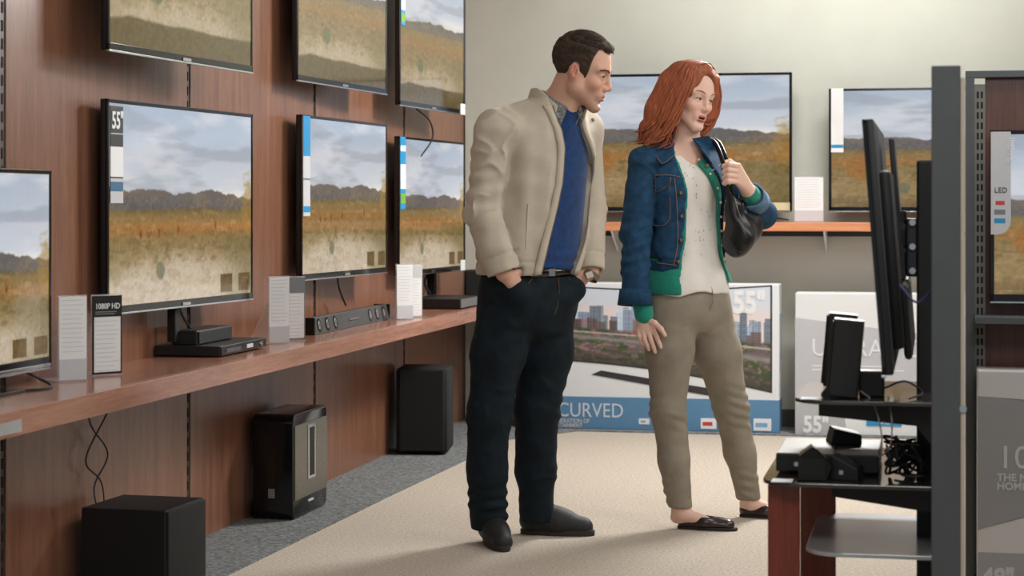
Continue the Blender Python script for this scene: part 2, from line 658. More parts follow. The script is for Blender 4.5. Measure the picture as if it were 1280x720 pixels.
def picture_mesh(name, colors, w, h, z0=0.0, y=0.0):
    ny, nx = colors.shape[:2]
    X, Z = np.meshgrid(np.linspace(-w / 2, w / 2, nx), np.linspace(z0 + h, z0, ny))
    V = np.stack([X, np.full_like(X, y), Z], -1).reshape(-1, 3)
    i = np.arange(ny * nx).reshape(ny, nx)
    Q = np.stack([i[1:, :-1], i[1:, 1:], i[:-1, 1:], i[:-1, :-1]], -1).reshape(-1, 4)
    return np_mesh(name, V, Q, lin(colors).reshape(-1, 3), smooth=False)


M_SCREEN = attr_mat('lcd_screen', rough=0.07, emit=0.92, spec=0.6)
M_PRINT = attr_mat('box_print', rough=0.45)


def television(label, loc, rz, w, h, pic, tilt=0.0, thick=0.045, group=None, chin=0.022, trim=M_BLACKG, bez=0.012,
               mount=0.05, name='television'):
    """origin: middle of the lower edge at the front face; local -y looks at the viewer"""
    t = thing(name, label, 'television', loc, rz, group, tilt)
    MB().box((-w / 2, 0.004, 0), (w / 2, 0.022, h), 0.004).box(
        (-w * 0.36, 0.018, h * 0.08), (w * 0.36, thick, h * 0.8), 0.012).build('housing', M_BLACK, t, smooth=True)
    f = MB()
    f.box((-w / 2, -0.004, 0), (-w / 2 + bez, 0.006, h), 0.0015)
    f.box((w / 2 - bez, -0.004, 0), (w / 2, 0.006, h), 0.0015)
    f.box((-w / 2, -0.004, h - bez), (w / 2, 0.006, h), 0.0015)
    f.box((-w / 2, -0.004, 0), (w / 2, 0.006, chin), 0.0015)
    f.build('bezel', trim, t)
    MB().box((-w / 2, -0.006, -0.005), (w / 2, 0.004, 0.001), 0.001).build('chrome_edge', M_CHROME, t)
    MB().box((-0.03, -0.0075, chin * 0.1), (0.03, -0.004, chin * 0.55), 0.001).build('badge', M_CHROME, t)
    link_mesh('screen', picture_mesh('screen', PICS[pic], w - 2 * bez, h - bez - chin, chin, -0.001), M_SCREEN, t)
    if mount:
        MB().box((-0.12, thick - 0.002, h * 0.3), (0.12, thick + mount, h * 0.7), 0.004).build('wall_mount', M_DARKMET, t)
    return t


def strip_label(t, w, h, u0, u1, v0, v1, bands, bez=0.012, text=None, tx=None):
    """adhesive feature strip on the glass: bands = (from, to, material) down the strip"""
    X0, X1 = -w / 2 + u0, -w / 2 + u1
    Z0, Z1 = h - v0, h - v1
    base = MB().box((X0, -0.0062, Z1), (X1, -0.0032, Z0), 0.001).build('feature_strip', bands[0][2], t)
    for k, (a, b, m) in enumerate(bands[1:]):
        MB().box((X0 + 0.001, -0.0068, Z0 + (Z1 - Z0) * b), (X1 - 0.001, -0.006, Z0 + (Z1 - Z0) * a)).build('strip_band', m, base)
    return base, X0, X1, Z0, Z1


# left wall sets: (left px, right px, top y left, bottom y left, label ...)
H50 = 0.65
RTV = R(90 - 16.0)
DTV = Vector((math.sin(R(16)), math.cos(R(16)), 0))


def wall_tv(pl, pr, yt, yb, hh, pic, label, tilt=0.0, dy=0.0, **kw):
    Y = FPX * hh / (yb - yt)
    A = P(pl, yb, Y)
    w = along(A, DTV, pr)
    c = A + DTV * w / 2
    return television(label, c, RTV, w, hh, pic, tilt=tilt, group='televisions on the left wall', **kw), w, hh


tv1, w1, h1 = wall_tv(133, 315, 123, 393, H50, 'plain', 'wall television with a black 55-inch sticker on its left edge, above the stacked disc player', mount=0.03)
base, X0, X1, Z0, Z1 = strip_label(tv1, w1, h1, 0.013, 0.098, 0.02, 0.315,
                                   [(0, 1, M_INK), (0.42, 0.73, M_WHITE), (0.745, 1.0, M_LGREY), (0.78, 0.88, M_BLUE)])
text_obj('55"', 0.072, T(X0 + 0.008, -0.0072, Z0 - 0.068) @ UP, tv1, M_WHITE, bold=0.0016, sx=0.78)
MB().box((X0 + 0.002, -0.0072, Z0 - 0.086), (X1 - 0.002, -0.0062, Z0 - 0.083)).build('strip_rule', M_LGREY, tv1)
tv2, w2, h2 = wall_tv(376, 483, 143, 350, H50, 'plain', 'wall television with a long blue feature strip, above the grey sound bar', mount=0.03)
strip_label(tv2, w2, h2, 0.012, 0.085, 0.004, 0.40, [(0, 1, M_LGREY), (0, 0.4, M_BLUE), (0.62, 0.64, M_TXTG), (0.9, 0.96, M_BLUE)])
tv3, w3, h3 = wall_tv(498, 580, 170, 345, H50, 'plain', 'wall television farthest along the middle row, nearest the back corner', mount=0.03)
base, *_ = strip_label(tv3, w3, h3, 0.012, 0.085, 0.002, 0.34, [(0, 1, M_BLUE), (0.12, 0.2, M_WHITE), (0.38, 0.72, M_WHITE), (0.78, 0.92, M_GREENL)])
MB().box((w3 / 2 - 0.075, -0.008, -0.004), (w3 / 2 - 0.005, -0.003, 0.05), 0.001).build('price_sticker', M_WHITE, tv3)
TILT = R(3)
tv4, w4, h4 = wall_tv(134, 315, -215, 62, H50, 'slope', 'leftmost top-row television, directly above the one with the 55-inch sticker', mount=0.05)
tv5, w5, h5 = wall_tv(371, 483, -110, 100, H50, 'slope', 'middle television of the top row, directly above the set over the sound bar', mount=0.05)
tv6, w6, h6 = wall_tv(499, 580, -48, 131, H50, 'slope', 'television in the top row nearest the back wall, with a small strip and corner tag', mount=0.05)
strip_label(tv6, w6, h6, 0.01, 0.065, 0.01, 0.285, [(0, 1, M_BLUE), (0.4, 0.75, M_WHITE), (0.8, 0.95, M_GREENL)])
MB().box((w6 / 2 - 0.075, -0.008, -0.004), (w6 / 2 - 0.005, -0.003, 0.05), 0.001).build('price_sticker', M_WHITE, tv6)

# small set standing on the near end of the shelf
SH = 0.67
A = P(63, 466, 5.62)
tv0w = 0.96
c0 = A - WD * tv0w / 2
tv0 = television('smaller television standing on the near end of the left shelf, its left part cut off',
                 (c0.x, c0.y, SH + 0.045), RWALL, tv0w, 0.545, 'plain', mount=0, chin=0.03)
MB().box((-tv0w / 2 + 0.01, -0.0065, 0.002), (tv0w / 2 - 0.01, -0.0035, 0.012), 0.001).build('chrome_strip', M_CHROME, tv0)
MB().box((-0.2, -0.06, -0.045), (0.2, 0.08, -0.035), 0.003).box((-0.04, 0.006, -0.04), (0.04, 0.02, 0.02), 0.002).build('stand', M_BLACKG, tv0)
MB().tube([(0.36, 0.03, 0.0), (0.40, -0.03, -0.038), (0.30, -0.08, -0.041), (0.22, -0.06, -0.041), (0.2, 0.02, -0.041)], 0.004).build('power_cable', M_BLACK, tv0)

# cables that drop from the wall sets
MB().tube([(0.02, 0.04, 0.02), (0.05, 0.03, -0.04), (0.13, 0.02, -0.11)], 0.004).build('power_cable', M_BLACK, tv1)
MB().box((-0.03, 0.02, -0.118), (0.01, 0.05, 0.03), 0.003).build('cable_arm', M_BLACK, tv1)
MB().tube([(0.0, 0.04, 0.0), (0.03, 0.04, -0.06), (0.13, 0.05, -0.13)], 0.004).build('power_cable', M_BLACK, tv2)
for a in (-0.03, 0.08, 0.13):
    MB().tube([(a, 0.04, 0.02), (a - 0.05, 0.05, -0.05), (a - 0.03, 0.03, -0.108)], 0.006).build('power_cable', M_BLACK, tv3)
MB().box((0.06, 0.01, -0.112), (0.09, 0.05, 0.02), 0.003).build('stand_neck', M_BLACKG, tv3)
MB().tube([(-0.1, 0.05, 0.0), (0.1, 0.05, -0.05), (0.17, 0.06, -0.13), (0.0, 0.06, -0.22)], 0.004).build('power_cable', M_BLACK, tv6)

# ------------------------------------------------------------------ left shelf
sh = thing('wall_shelf', 'long reddish-brown wooden shelf running along the left wall', 'shelf', W0, RWALL)
MB().box((3.3, -0.318, SH - 0.03), (11.2, -0.001, SH), 0.002).build('shelf_board', M_SHELF, sh)
MB().box((3.3, -0.336, SH - 0.062), (11.2, -0.318, SH), 0.002).build('front_fascia', M_SHELF, sh)
for s in S_UP[1:-1]:
    MB().prism([(0.0, SH - 0.03), (-0.26, SH - 0.03), (0.0, SH - 0.14)], 'x', s - 0.004, s + 0.004).build('bracket', M_DARKMET, sh)


def on_shelf(px, py):
    Y = (CAM_H - SH) * FPX / (py - HOR)
    v = P(px, py, Y)
    return Vector((v.x, v.y, SH))


def sign(px, py, w, h, rz, label, header=None, grp=None, foot=0.13, hd=None, loc=None, lower=True):
    grp = grp or 'price signs on the shelves'
    p = loc or on_shelf(px, py)
    t = thing('price_sign', label, 'sign', p, rz, grp)
    mm = MB()
    mm.box((-w / 2 - 0.003, 0.002, 0.002), (w / 2 + 0.003, 0.005, h), 0.0008)
    mm.box((-w / 2 - 0.003, -0.003, 0.0), (w / 2 + 0.003, foot, 0.002))
    mm.prism([(0.005, 0.002), (foot, 0.002), (0.005, h * 0.62)], 'x', -w / 2 - 0.002, -w / 2)
    mm.build('acrylic_holder', M_ACR, t)
    pz = h - 0.004
    sheet = MB().box((-w / 2, -0.001, 0.005), (w / 2, 0.002, pz)).build('price_sheet', M_WHITE, t)
    z = pz - 0.01
    hh = 0
    if header:
        hh = h * header[1]
        MB().box((-w / 2, -0.002, pz - hh), (w / 2, -0.001, pz)).build('header', header[0], t)
        z = pz - hh - 0.012
        MB().box((-w / 2, -0.0016, 0.004), (w / 2, 0.0, 0.010)).box((-w / 2 - 0.002, -0.0016, 0.004), (-w / 2 + 0.004, 0.0, pz)).box(
            (w / 2 - 0.004, -0.0016, 0.004), (w / 2, 0.0, pz)).build('border', header[0], t)
    lw = MB()
    low = 0.01 + (h * 0.27 if lower and not header else 0)
    while z > low:
        lw.box((-w / 2 + 0.008, -0.0016, z - 0.0016), (w / 2 - 0.008 - 0.02 * random.random(), -0.001, z))
        z -= 0.013
    lw = lw.build('printed_lines', M_LGREY, t)
    lw['kind'] = 'stuff'
    if lower and not header:
        MB().box((-w / 2, -0.0018, 0.006), (w / 2, -0.001, h * 0.26)).build('lower_band', M_LGREY, t)
    return t


SROT = RWALL - R(38)
sign(91, 477, 0.085, 0.242, SROT, 'tall white price sign on the left shelf beside the smaller television', grp=None)
s2 = sign(134, 469, 0.098, 0.235, SROT + R(4), 'price sign with black 1080P HD header on the left shelf', header=(M_INK, 0.26))
text_obj('1080P HD', 0.023, T(-0.042, -0.0025, 0.193) @ UP, s2, M_WHITE, bold=0.0003, sx=0.86)
MB().box((-0.042, -0.003, 0.183), (0.03, -0.002, 0.186)).box((-0.042, -0.003, 0.177), (0.024, -0.002, 0.18)).build('header_lines', M_TXTG, s2)
sign(349, 430, 0.085, 0.242, SROT, 'white price sign between the disc player and the sound bar on the left shelf')
s4 = sign(369, 426, 0.085, 0.235, SROT, 'price sign with grey header touching the near end of the sound bar', header=(M_TXTG, 0.24), foot=0.07)
sign(506, 400, 0.085, 0.242, SROT, 'white price sign standing just past the far end of the sound bar', foot=0.055)
s6 = sign(518, 397, 0.085, 0.235, SROT, 'narrow grey-headed price sign nearest the back corner on the left shelf', header=(M_LGREY, 0.24))

# disc player with centre speaker on top
p = on_shelf(275, 447)
q = on_shelf(339.5, 435)
Lp = (q - p).length
dp = thing('disc_player', 'flat black disc player on the left shelf below the 55-inch television', 'disc player', p, RWALL)
PZ = 0.036
MB().box((0, 0, 0.004), (Lp, 0.225, PZ), 0.002).build('body', M_BLACK, dp)
MB().box((0.005, -0.004, 0.005), (Lp - 0.005, 0.001, PZ - 0.002), 0.001).build('front_panel', M_BLACKG, dp)
MB().box((0.05, -0.0055, 0.012), (0.19, -0.0035, 0.026)).build('display', mat('display_grey', (70, 78, 90), 0.2), dp)
MB().box((0.25, -0.0055, 0.014), (0.31, -0.0035, 0.027)).build('logo_plate', M_LGREY, dp)
MB().cyl((0.40, -0.007, 0.02), (0.40, -0.003, 0.02), 0.009).build('power_button', M_CHROME, dp)
for x in (0.03, Lp - 0.03):
    MB().cyl((x, 0.03, 0), (x, 0.03, 0.006), 0.01).build('foot', M_BLACK, dp)
    MB().cyl((x, 0.19, 0), (x, 0.19, 0.006), 0.01).build('foot', M_BLACK, dp)
c = thing('centre_speaker', 'short black centre speaker resting on the disc player', 'speaker', p + WD * 0.03 - WN * 0.09 + Vector((0, 0, PZ)), RWALL)
MB().box((0, 0, 0), (0.33, 0.085, 0.048), 0.004).build('cabinet', M_BLACK, c)
MB().box((0.008, -0.006, 0.004), (0.322, 0.001, 0.044), 0.002).build('grille', M_BLACKF, c)

# sound bar
p = on_shelf(394, 419)
q = on_shelf(487, 399)
Lb = (q - p).length
sb = thing('sound_bar', 'long dark grey sound bar with round drivers at both ends on the left shelf', 'sound bar', p, math.atan2((q - p).y, (q - p).x))
MB().prism([(0, 0.0), (0.07, 0.0), (0.07, 0.06), (0.014, 0.066)], 'x', 0, Lb, 0.003).build('body', mat('soundbar_grey', (62, 64, 66), 0.45), sb)
MB().box((-0.012, -0.001, 0), (0.004, 0.072, 0.066), 0.003).build('end_cap', M_BLACKG, sb)
MB().box((Lb - 0.004, -0.001, 0), (Lb + 0.012, 0.072, 0.066), 0.003).build('end_cap', M_BLACKG, sb)
for x in (0.075, 0.185, 0.295, Lb - 0.295, Lb - 0.185, Lb - 0.075):
    a = Vector((x, 0.007, 0.033))
    n = Vector((0, -0.066, 0.014)).normalized()
    d = MB().cyl(a - n * 0.004, a + n * 0.0025, 0.026, n=24).build('driver', M_BLACKG, sb)
    MB().cyl(a + n * 0.002, a + n * 0.004, 0.02, 0.012, n=20).build('driver_cone', M_CHROME, d)
MB().box((Lb / 2 - 0.07, 0.001, 0.03), (Lb / 2 + 0.07, 0.006, 0.037)).build('logo_plate', M_CHROME, sb)

# far player and small speaker
p = on_shelf(575, 387)
fp = thing('media_player', 'low dark player box at the far end of the left shelf', 'media player', p, RWALL)
MB().box((0, 0, 0.004), (0.42, 0.25, 0.05), 0.004).build('body', M_BLACK, fp)
MB().box((0.0, -0.006, 0.006), (0.42, 0.0, 0.048), 0.002).build('front_panel', mat('player_front', (92, 92, 92), 0.35), fp)
for x in (0.03, 0.39):
    MB().box((x - 0.01, 0.02, 0), (x + 0.01, 0.23, 0.005)).build('foot', M_BLACK, fp)
v = p + WD * 0.62 - WN * 0.06
fs_ = thing('shelf_speaker', 'upright black speaker at the far end of the left shelf behind the media player', 'speaker', (v.x, v.y, SH), RBACK)
MB().box((-0.05, -0.05, 0), (0.05, 0.05, 0.17), 0.006).build('cabinet', M_BLACK, fs_)
MB().box((-0.044, -0.054, 0.006), (0.044, -0.049, 0.164), 0.003).build('grille', M_BLACKF, fs_)

# ------------------------------------------------------------------ subwoofers on the floor
p = Vector((-1.0055, 5.875, 0.006))
sw = thing('subwoofer', 'black cube subwoofer on the grey carpet at the lower left', 'subwoofer', p, math.atan2(0.273, 0.07), group='subwoofers on the floor')
MB().box((0, 0, 0.012), (0.282, 0.268, 0.27), 0.004).build('cabinet', M_BLACK, sw)
MB().box((0.004, -0.008, 0.016), (0.278, 0.001, 0.266), 0.003).build('grille', M_BLACKF, sw)
for x in (0.03, 0.25):
    for y in (0.03, 0.24):
        MB().cyl((x, y, 0), (x, y, 0.014), 0.014).build('foot', M_BLACK, sw)
MB().tube([(0.13, 0.262, 0.2), (0.12, 0.285, 0.31), (0.22, 0.288, 0.40), (0.10, 0.285, 0.5), (0.05, 0.28, 0.6)], 0.0025).build('signal_cable', M_BLACK, sw)
MB().tube([(0.15, 0.262, 0.2), (0.17, 0.285, 0.32), (0.07, 0.288, 0.40), (0.2, 0.285, 0.52), (0.26, 0.28, 0.6)], 0.0025).build('signal_cable', M_BLACK, sw)

p = Vector((-0.804, 7.43, 0.006))
sw = thing('subwoofer', 'glossy black subwoofer with a silver slotted face, standing against the left wall', 'subwoofer', p, RWALL, group='subwoofers on the floor')


def rbox(w, d, h, r, z0=0.0):
    """box whose four long edges (seen from the front) are rounded"""
    pts = []
    for cx, cz, a0 in ((w - r, h - r, 0), (r, h - r, 90), (r, r, 180), (w - r, r, 270)):
        for k in range(7):
            a = R(a0 + 15 * k)
            pts.append((cx + r * math.cos(a), z0 + cz + r * math.sin(a)))
    return pts


MB().prism(rbox(0.42, 0.16, 0.388, 0.03), 'y', 0.0, 0.155, 0.004).build('cabinet', M_BLACKG, sw, smooth=True)
sp = MB()
sp.prism([(0.012, 0.07), (0.408, 0.07), (0.408, 0.345), (0.012, 0.345)], 'y', -0.005, 0.002, 0.001)
sp.build('silver_panel', M_SILVER, sw)
MB().box((0.165, -0.008, 0.13), (0.255, -0.004, 0.335), 0.002).build('slot_frame', M_CHROME, sw)
MB().box((0.182, -0.0095, 0.142), (0.238, -0.0075, 0.323), 0.001).build('slot', SLOT, sw)
MB().box((0.18, -0.004, 0.045), (0.24, 0.0, 0.052)).build('maker_plate', M_LGREY, sw)
MB().box((-0.003, 0.07, 0.08), (0.001, 0.095, 0.115), 0.001).build('socket_plate', M_TXTG, sw)

p = P(560, 571, 9.38)
p.z = 0.006
sw = thing('subwoofer', 'matt black subwoofer farthest along the left wall, near the corner', 'subwoofer', p, RBACK + R(7), group='subwoofers on the floor')
MB().prism([(-0.245, 0), (0.0, 0), (0.0, 0.24), (-0.245, 0.24)], 'z', 0.01, 0.405, 0.02).build('cabinet', M_BLACKF, sw, smooth=True)
MB().box((-0.225, -0.008, 0.02), (-0.02, 0.001, 0.395), 0.003).build('grille', M_BLACKF, sw)
for x in (-0.21, -0.035):
    for y in (0.04, 0.2):
        MB().cyl((x, y, 0), (x, y, 0.012), 0.014).build('foot', M_BLACK, sw)

# ------------------------------------------------------------------ back wall: shelf, sets, sign
SB = 1.078
bs = thing('back_wall_shelf', 'orange-brown wooden shelf across the back wall under the televisions', 'shelf', B0, RBACK)
MB().box((-1.36, -0.30, SB - 0.045), (3.55, -0.018, SB), 0.003).build('shelf_board', M_ORANGE, bs)
MB().box((-1.36, -0.018, SB - 0.075), (3.55, 0.0, SB), 0.002).build('wall_rail', M_DARKMET, bs)
for u in (-0.9, 0.2, 1.3, 2.4):
    MB().prism([(-0.018, SB - 0.045), (-0.25, SB - 0.045), (-0.018, SB - 0.16)], 'x', u - 0.004, u + 0.004).build('bracket', M_WHITE, bs)


def back_tv(pl, pr, yt, yb, d, pic, label, **kw):
    ul, ur = bk_u(pl, d), bk_u(pr, d)
    c = BK((ul + ur) / 2, d)
    ht, hb = height(yt, c.y), height(yb, c.y)
    t = television(label, (c.x, c.y, hb), RBACK, ur - ul, ht - hb, pic, bez=0.014, group='televisions on the back wall', **kw)
    return t, ur - ul, ht - hb


t, w, h = back_tv(705, 990, 92, 264, 0.14, 'wide', 'large television on the back wall behind the two shoppers', mount=0.09)
MB().box((w / 2 - 0.13, -0.007, 0.004), (w / 2 - 0.01, -0.003, 0.045), 0.001).build('price_sticker', mat('cream_label', (205, 198, 160), 0.5), t)
MB().tube([(w / 2 - 0.12, 0.03, 0.0), (w / 2 - 0.1, 0.03, -0.03), (w / 2 - 0.02, 0.03, -0.045)], 0.004).build('power_cable', M_BLACK, t)
t, w, h = back_tv(1036, 1322, 109, 264, 0.14, 'wide', 'television on the back wall partly hidden by the grey end panel', mount=0.09)
b_, X0, X1, Z0, Z1 = strip_label(t, w, h, 0.012, 0.075, 0.0, 0.33, [(0, 1, M_WHITE), (0.88, 0.93, M_BLUE)])
c = BK(bk_u(1011, 0.2), 0.2, SB)
sign(0, 0, 0.145, 0.235, RBACK, 'white price sign on the back shelf between the two televisions', loc=c, foot=0.08)

# ------------------------------------------------------------------ television cartons
def city(nx, ny):
    u, v = np.meshgrid(np.linspace(0, 1, nx), np.linspace(0, 1, ny))
    c = np.zeros((ny, nx, 3)) + np.array((206, 216, 228.0))
    c = mixc(c, (236, 214, 206), sstep(0.1, 0.42, v))
    r = np.random.default_rng(5)
    for layer, (n, hmin, hmax, base) in enumerate(((52, 0.12, 0.36, (156, 172, 192)), (34, 0.14, 0.50, (120, 136, 160)), (26, 0.04, 0.16, (110, 96, 104)))):
        for k in range(n):
            x, w = r.random(), 0.016 + 0.034 * r.random()
            dens = 0.55 + 0.45 * math.exp(-((x - 0.4) / 0.2) ** 2)
            top = 0.52 - (hmin + (hmax - hmin) * r.random()) * dens
            col = np.array(base) * (0.75 + 0.5 * r.random())
            m = ((np.abs(u - x) < w / 2) & (v > top) & (v < 0.56)).astype(float)
            col2 = col + ((np.sin(v * 260) > 0.2) & (np.sin(u * 500) > 0))[..., None] * np.array((46, 40, 20.0))
            c = c * (1 - m[..., None]) + np.clip(col2, 0, 255) * m[..., None]
    n1, n2 = fbm(u, v, 24, 18, 81), fbm(u, v, 60, 40, 91, 2)
    low = np.zeros((ny, nx, 3)) + np.array((104, 92, 92.0))
    low = mixc(low, (66, 82, 48), sstep(0.45, 0.6, n1))
    low = mixc(low, (176, 146, 146), sstep(0.58, 0.74, n2) * 0.6)
    low = mixc(low, (176, 70, 74), sstep(0.78, 0.86, n2))
    low = mixc(low, (150, 146, 150), np.exp(-((v - 0.66 - 0.05 * u) / 0.03) ** 2) * 0.8)
    low = mixc(low, (226, 222, 220), np.exp(-((v - 0.60) / 0.008) ** 2) * 0.8)
    low = mixc(low, (58, 54, 50), sstep(0.8, 1.0, v) * 0.6)
    m = sstep(0.53, 0.56, v)[..., None]
    return np.clip(c * (1 - m) + low * m, 0, 255)


# curved-set carton
D1 = 0.34
uR, uL = bk_u(974, D1), bk_u(648, D1)
w = uR - uL
cc = BK((uR + uL) / 2, D1)
h = height(357, BK(uR, D1).y)
bx = thing('television_carton', 'white and blue carton with a printed city skyline on the floor behind the woman', 'box', (cc.x, cc.y, 0.006), RBACK)
MB().box((-w / 2, 0, 0), (w / 2, 0.16, h), 0.004).build('carton', mat('carton_white', (226, 229, 233), 0.5), bx)
MB().box((-w / 2 - 0.0015, -0.0015, 0.0), (w / 2 + 0.0015, 0.162, h * 0.222), 0.003).build('blue_band', mat('carton_blue', (88, 134, 172), 0.45), bx)
# curved set printed on the carton: bent screen picture, frame and foot
ny, nx = 110, 200
cols = city(nx, ny)
U, V = np.meshgrid(np.linspace(0, 1, nx), np.linspace(0, 1, ny))
xl, xr = -w / 2 + 0.10, w / 2 - 0.045


def curved(U, V, y, grow=0.0):
    X = xl + (xr - xl) * U
    top = h - 0.012 - 0.05 * 4 * U * (1 - U) * 0.5 + grow
    bot = h * 0.44 - 0.17 * (U - 0.18) * np.where(U > 0.18, 1, 0.4) - grow
    bot = h * 0.485 - 0.155 * U + 0.03 * np.sin(U * 3.1) - grow
    return np.stack([X, np.full_like(X, y), top + (bot - top) * V], -1)


i = np.arange(ny * nx).reshape(ny, nx)
Q = np.stack([i[1:, :-1], i[1:, 1:], i[:-1, 1:], i[:-1, :-1]], -1).reshape(-1, 4)
link_mesh('printed_skyline', np_mesh('printed_skyline', curved(U, V, -0.0024).reshape(-1, 3), Q, lin(cols).reshape(-1, 3), False), M_PRINT, bx)
U2, V2 = np.meshgrid(np.linspace(-0.008, 1.008, 40), np.linspace(0, 1, 2))
i = np.arange(80).reshape(2, 40)
Q = np.stack([i[1:, :-1], i[1:, 1:], i[:-1, 1:], i[:-1, :-1]], -1).reshape(-1, 4)
link_mesh('printed_set_frame', np_mesh('printed_set_frame', curved(U2, V2, -0.0018, 0.008).reshape(-1, 3), Q, None, False), mat('print_dark', (52, 52, 56), 0.45), bx)
MB().prism([(-0.29, h * 0.372), (-0.24, h * 0.402), (0.48, h * 0.262), (0.37, h * 0.232)], 'y', -0.0022, -0.0008).build('printed_set_foot', MATS['print_dark'], bx)
text_obj('55"', 0.155, T(w / 2 - 0.235, -0.0036, h - 0.145) @ UP, bx, M_WHITE, bold=0.006, sx=0.78)
text_obj('CURVED', 0.105, T(bk_u(698, D1) - (uR + uL) / 2 - 0.006, -0.003, 0.062) @ UP, bx, mat('print_silver', (205, 214, 224), 0.4), sx=0.86)
x0 = (uR + uL) / 2
text_obj('GENERATION OF', 0.030, T(bk_u(737, D1) - x0, -0.003, 0.030) @ UP, bx, M_LGREY, bold=0.0008, sx=0.86, align='RIGHT')
text_obj('ENTERTAINMENT', 0.030, T(bk_u(728, D1) - x0, -0.003, 0.006) @ UP, bx, M_LGREY, bold=0.0008, sx=0.80, align='RIGHT')
for a, b, z0, z1 in ((w / 2 - 0.13, w / 2 - 0.04, 0.01, 0.072), (w / 2 - 0.40, w / 2 - 0.32, 0.014, 0.068), (w / 2 - 0.72, w / 2 - 0.665, 0.03, 0.06)):
    l = MB().box((a, -0.0032, z0), (b, -0.001, z1)).build('shipping_label', M_WHITE, bx)
    MB().box((a + 0.01, -0.0038, z0 + (z1 - z0) * 0.3), (b - 0.02, -0.003, z0 + (z1 - z0) * 0.65)).build(
        'label_print', M_RED if a < w / 2 - 0.3 and a > w / 2 - 0.5 else mat('pale_blue', (120, 170, 205), 0.5), l)
for a in (0.05, 0.11):
    MB().box((w / 2, a - 0.02, h * 0.34 + a), (w / 2 + 0.0012, a + 0.02, h * 0.8)).build('side_print', mat('side_grey', (168, 172, 180), 0.5), bx)

# grey and white carton to its right
D2 = 0.36
uL, uR = bk_u(994, D2), bk_u(1300, D2)
w = uR - uL
cc = BK((uR + uL) / 2, D2)
hL = height(366, BK(uL, D2).y)
hB = 0.006
bx = thing('television_carton', 'white and grey ultra-definition television carton on the floor behind the glass stand', 'box', (cc.x, cc.y, hB), RBACK)
h = hL - hB
MB().box((-w / 2, 0, 0), (w / 2, 0.18, h), 0.004).build('carton', mat('carton_pale', (224, 226, 228), 0.5), bx)
MB().prism([(-w / 2, 0.17), (w / 2, 0.09), (w / 2, h * 0.62), (-w / 2, h - 0.125)], 'y', -0.0016, 0.0).build('grey_field', mat('carton_grey', (188, 190, 196), 0.45), bx)
MB().prism([(-w / 2, 0.0), (-w / 2 + 0.26, 0.0), (-w / 2 + 0.24, 0.15), (-w / 2, 0.16)], 'y', -0.002, 0.0).build('lower_field', mat('carton_grey_low', (176, 179, 182), 0.45), bx)
xo = -(uR + uL) / 2
mprint = mat('print_pale', (226, 228, 232), 0.4)
text_obj('ULTRA HD', 0.125, T(bk_u(1014, D2) + xo, -0.0028, height(446, 10.25)) @ UP, bx, mprint, sx=0.94)
MB().box((bk_u(1015, D2) + xo, -0.0024, 0.325), (bk_u(1130, D2) + xo, -0.001, 0.331)).box((bk_u(1015, D2) + xo, -0.0024, 0.345), (bk_u(1120, D2) + xo, -0.001, 0.351)).build('small_print', mprint, bx)
text_obj('55"', 0.115, T(bk_u(1004, D2) + xo, -0.003, 0.012) @ UP, bx, mprint, bold=0.004, sx=0.82)
l = MB().box((bk_u(1083, D2) + xo, -0.003, 0.05), (bk_u(1127, D2) + xo, -0.001, 0.088)).build('blue_label', M_BLUE, bx)
text_obj('orts', 0.034, T(bk_u(1098, D2) + xo, -0.0036, 0.06) @ UP, bx, M_WHITE)

# ------------------------------------------------------------------ right: television on a glass stand seen edge on
RST = RWALL + R(180)                       # local x points to the viewer, local -y to the left
st = thing('television_stand', 'black glass-shelved television stand with cherry wood legs at the right', 'stand', (1.075, 5.07, 0), RST)
M_GLASSB = mat('black_glass', (62, 56, 52), 0.10, spec=0.6, coat=0.3)


def glass_shelf(z, x0, x1, dfront, name='glass_shelf', m=M_GLASSB, th=0.01):
    pts = []
    r = 0.09
    pts += [(x0, 0.0), (x1, 0.0)]
    for cx, a0 in ((x1 - r, 0), (x0 + r, -90)):
        for k in range(8):
            a = R(a0 - 90 * k / 7)
            pts.append((cx + r * math.cos(a), -dfront + r + r * math.sin(a)))
    return MB().prism(pts, 'z', z - th, z, 0.0015).build(name, m, st)


glass_shelf(0.70, -0.24, 0.34, 0.347)
glass_shelf(0.50, -0.45, 0.32, 0.425)
glass_shelf(0.34, -0.30, 0.34, 0.32, name='lower_shelf', m=mat('silver_shelf', (176, 180, 182), 0.25, metal=0.3))
MB().box((-0.06, -0.06, 0.0), (0.06, 0.0, 1.275), 0.006).build('post', M_BLACK, st)
MB().box((-0.06, 0.0, 0.02), (0.26, 0.03, 0.69), 0.003).build('rear_panel', M_BLACK, st)
MB().prism([(-0.29, 0.655), (-0.29, 0.688), (0.0, 0.688), (0.0, 0.56), (-0.06, 0.635)], 'x', 0.22, 0.25).build('shelf_arm', M_BLACK, st)
MB().prism([(-0.29, 0.655), (-0.29, 0.688), (0.0, 0.688), (0.0, 0.56), (-0.06, 0.635)], 'x', -0.15, -0.12).build('shelf_arm', M_BLACK, st)
MB().prism([(-0.26, 0.455), (-0.26, 0.49), (0.0, 0.49), (0.0, 0.42)], 'x', 0.18, 0.21).build('shelf_arm', M_BLACK, st)
MB().box((0.23, -0.412, 0.0), (0.255, -0.335, 0.488), 0.003).build('wooden_leg', M_CHERRY, st)
MB().box((-0.32, -0.368, 0.0), (-0.29, -0.275, 0.488), 0.003).build('wooden_leg', M_CHERRY, st)
MB().box((-0.45, -0.42, 0.0), (0.36, 0.02, 0.03), 0.006).build('base', M_BLACKG, st)
MB().box((0.25, -0.40, 0.4995), (0.312, -0.35, 0.501)).build('shelf_label', M_LGREY, st)
MB().box((0.26, -0.33, 0.6995), (0.32, -0.28, 0.701)).build('shelf_label', M_LGREY, st)
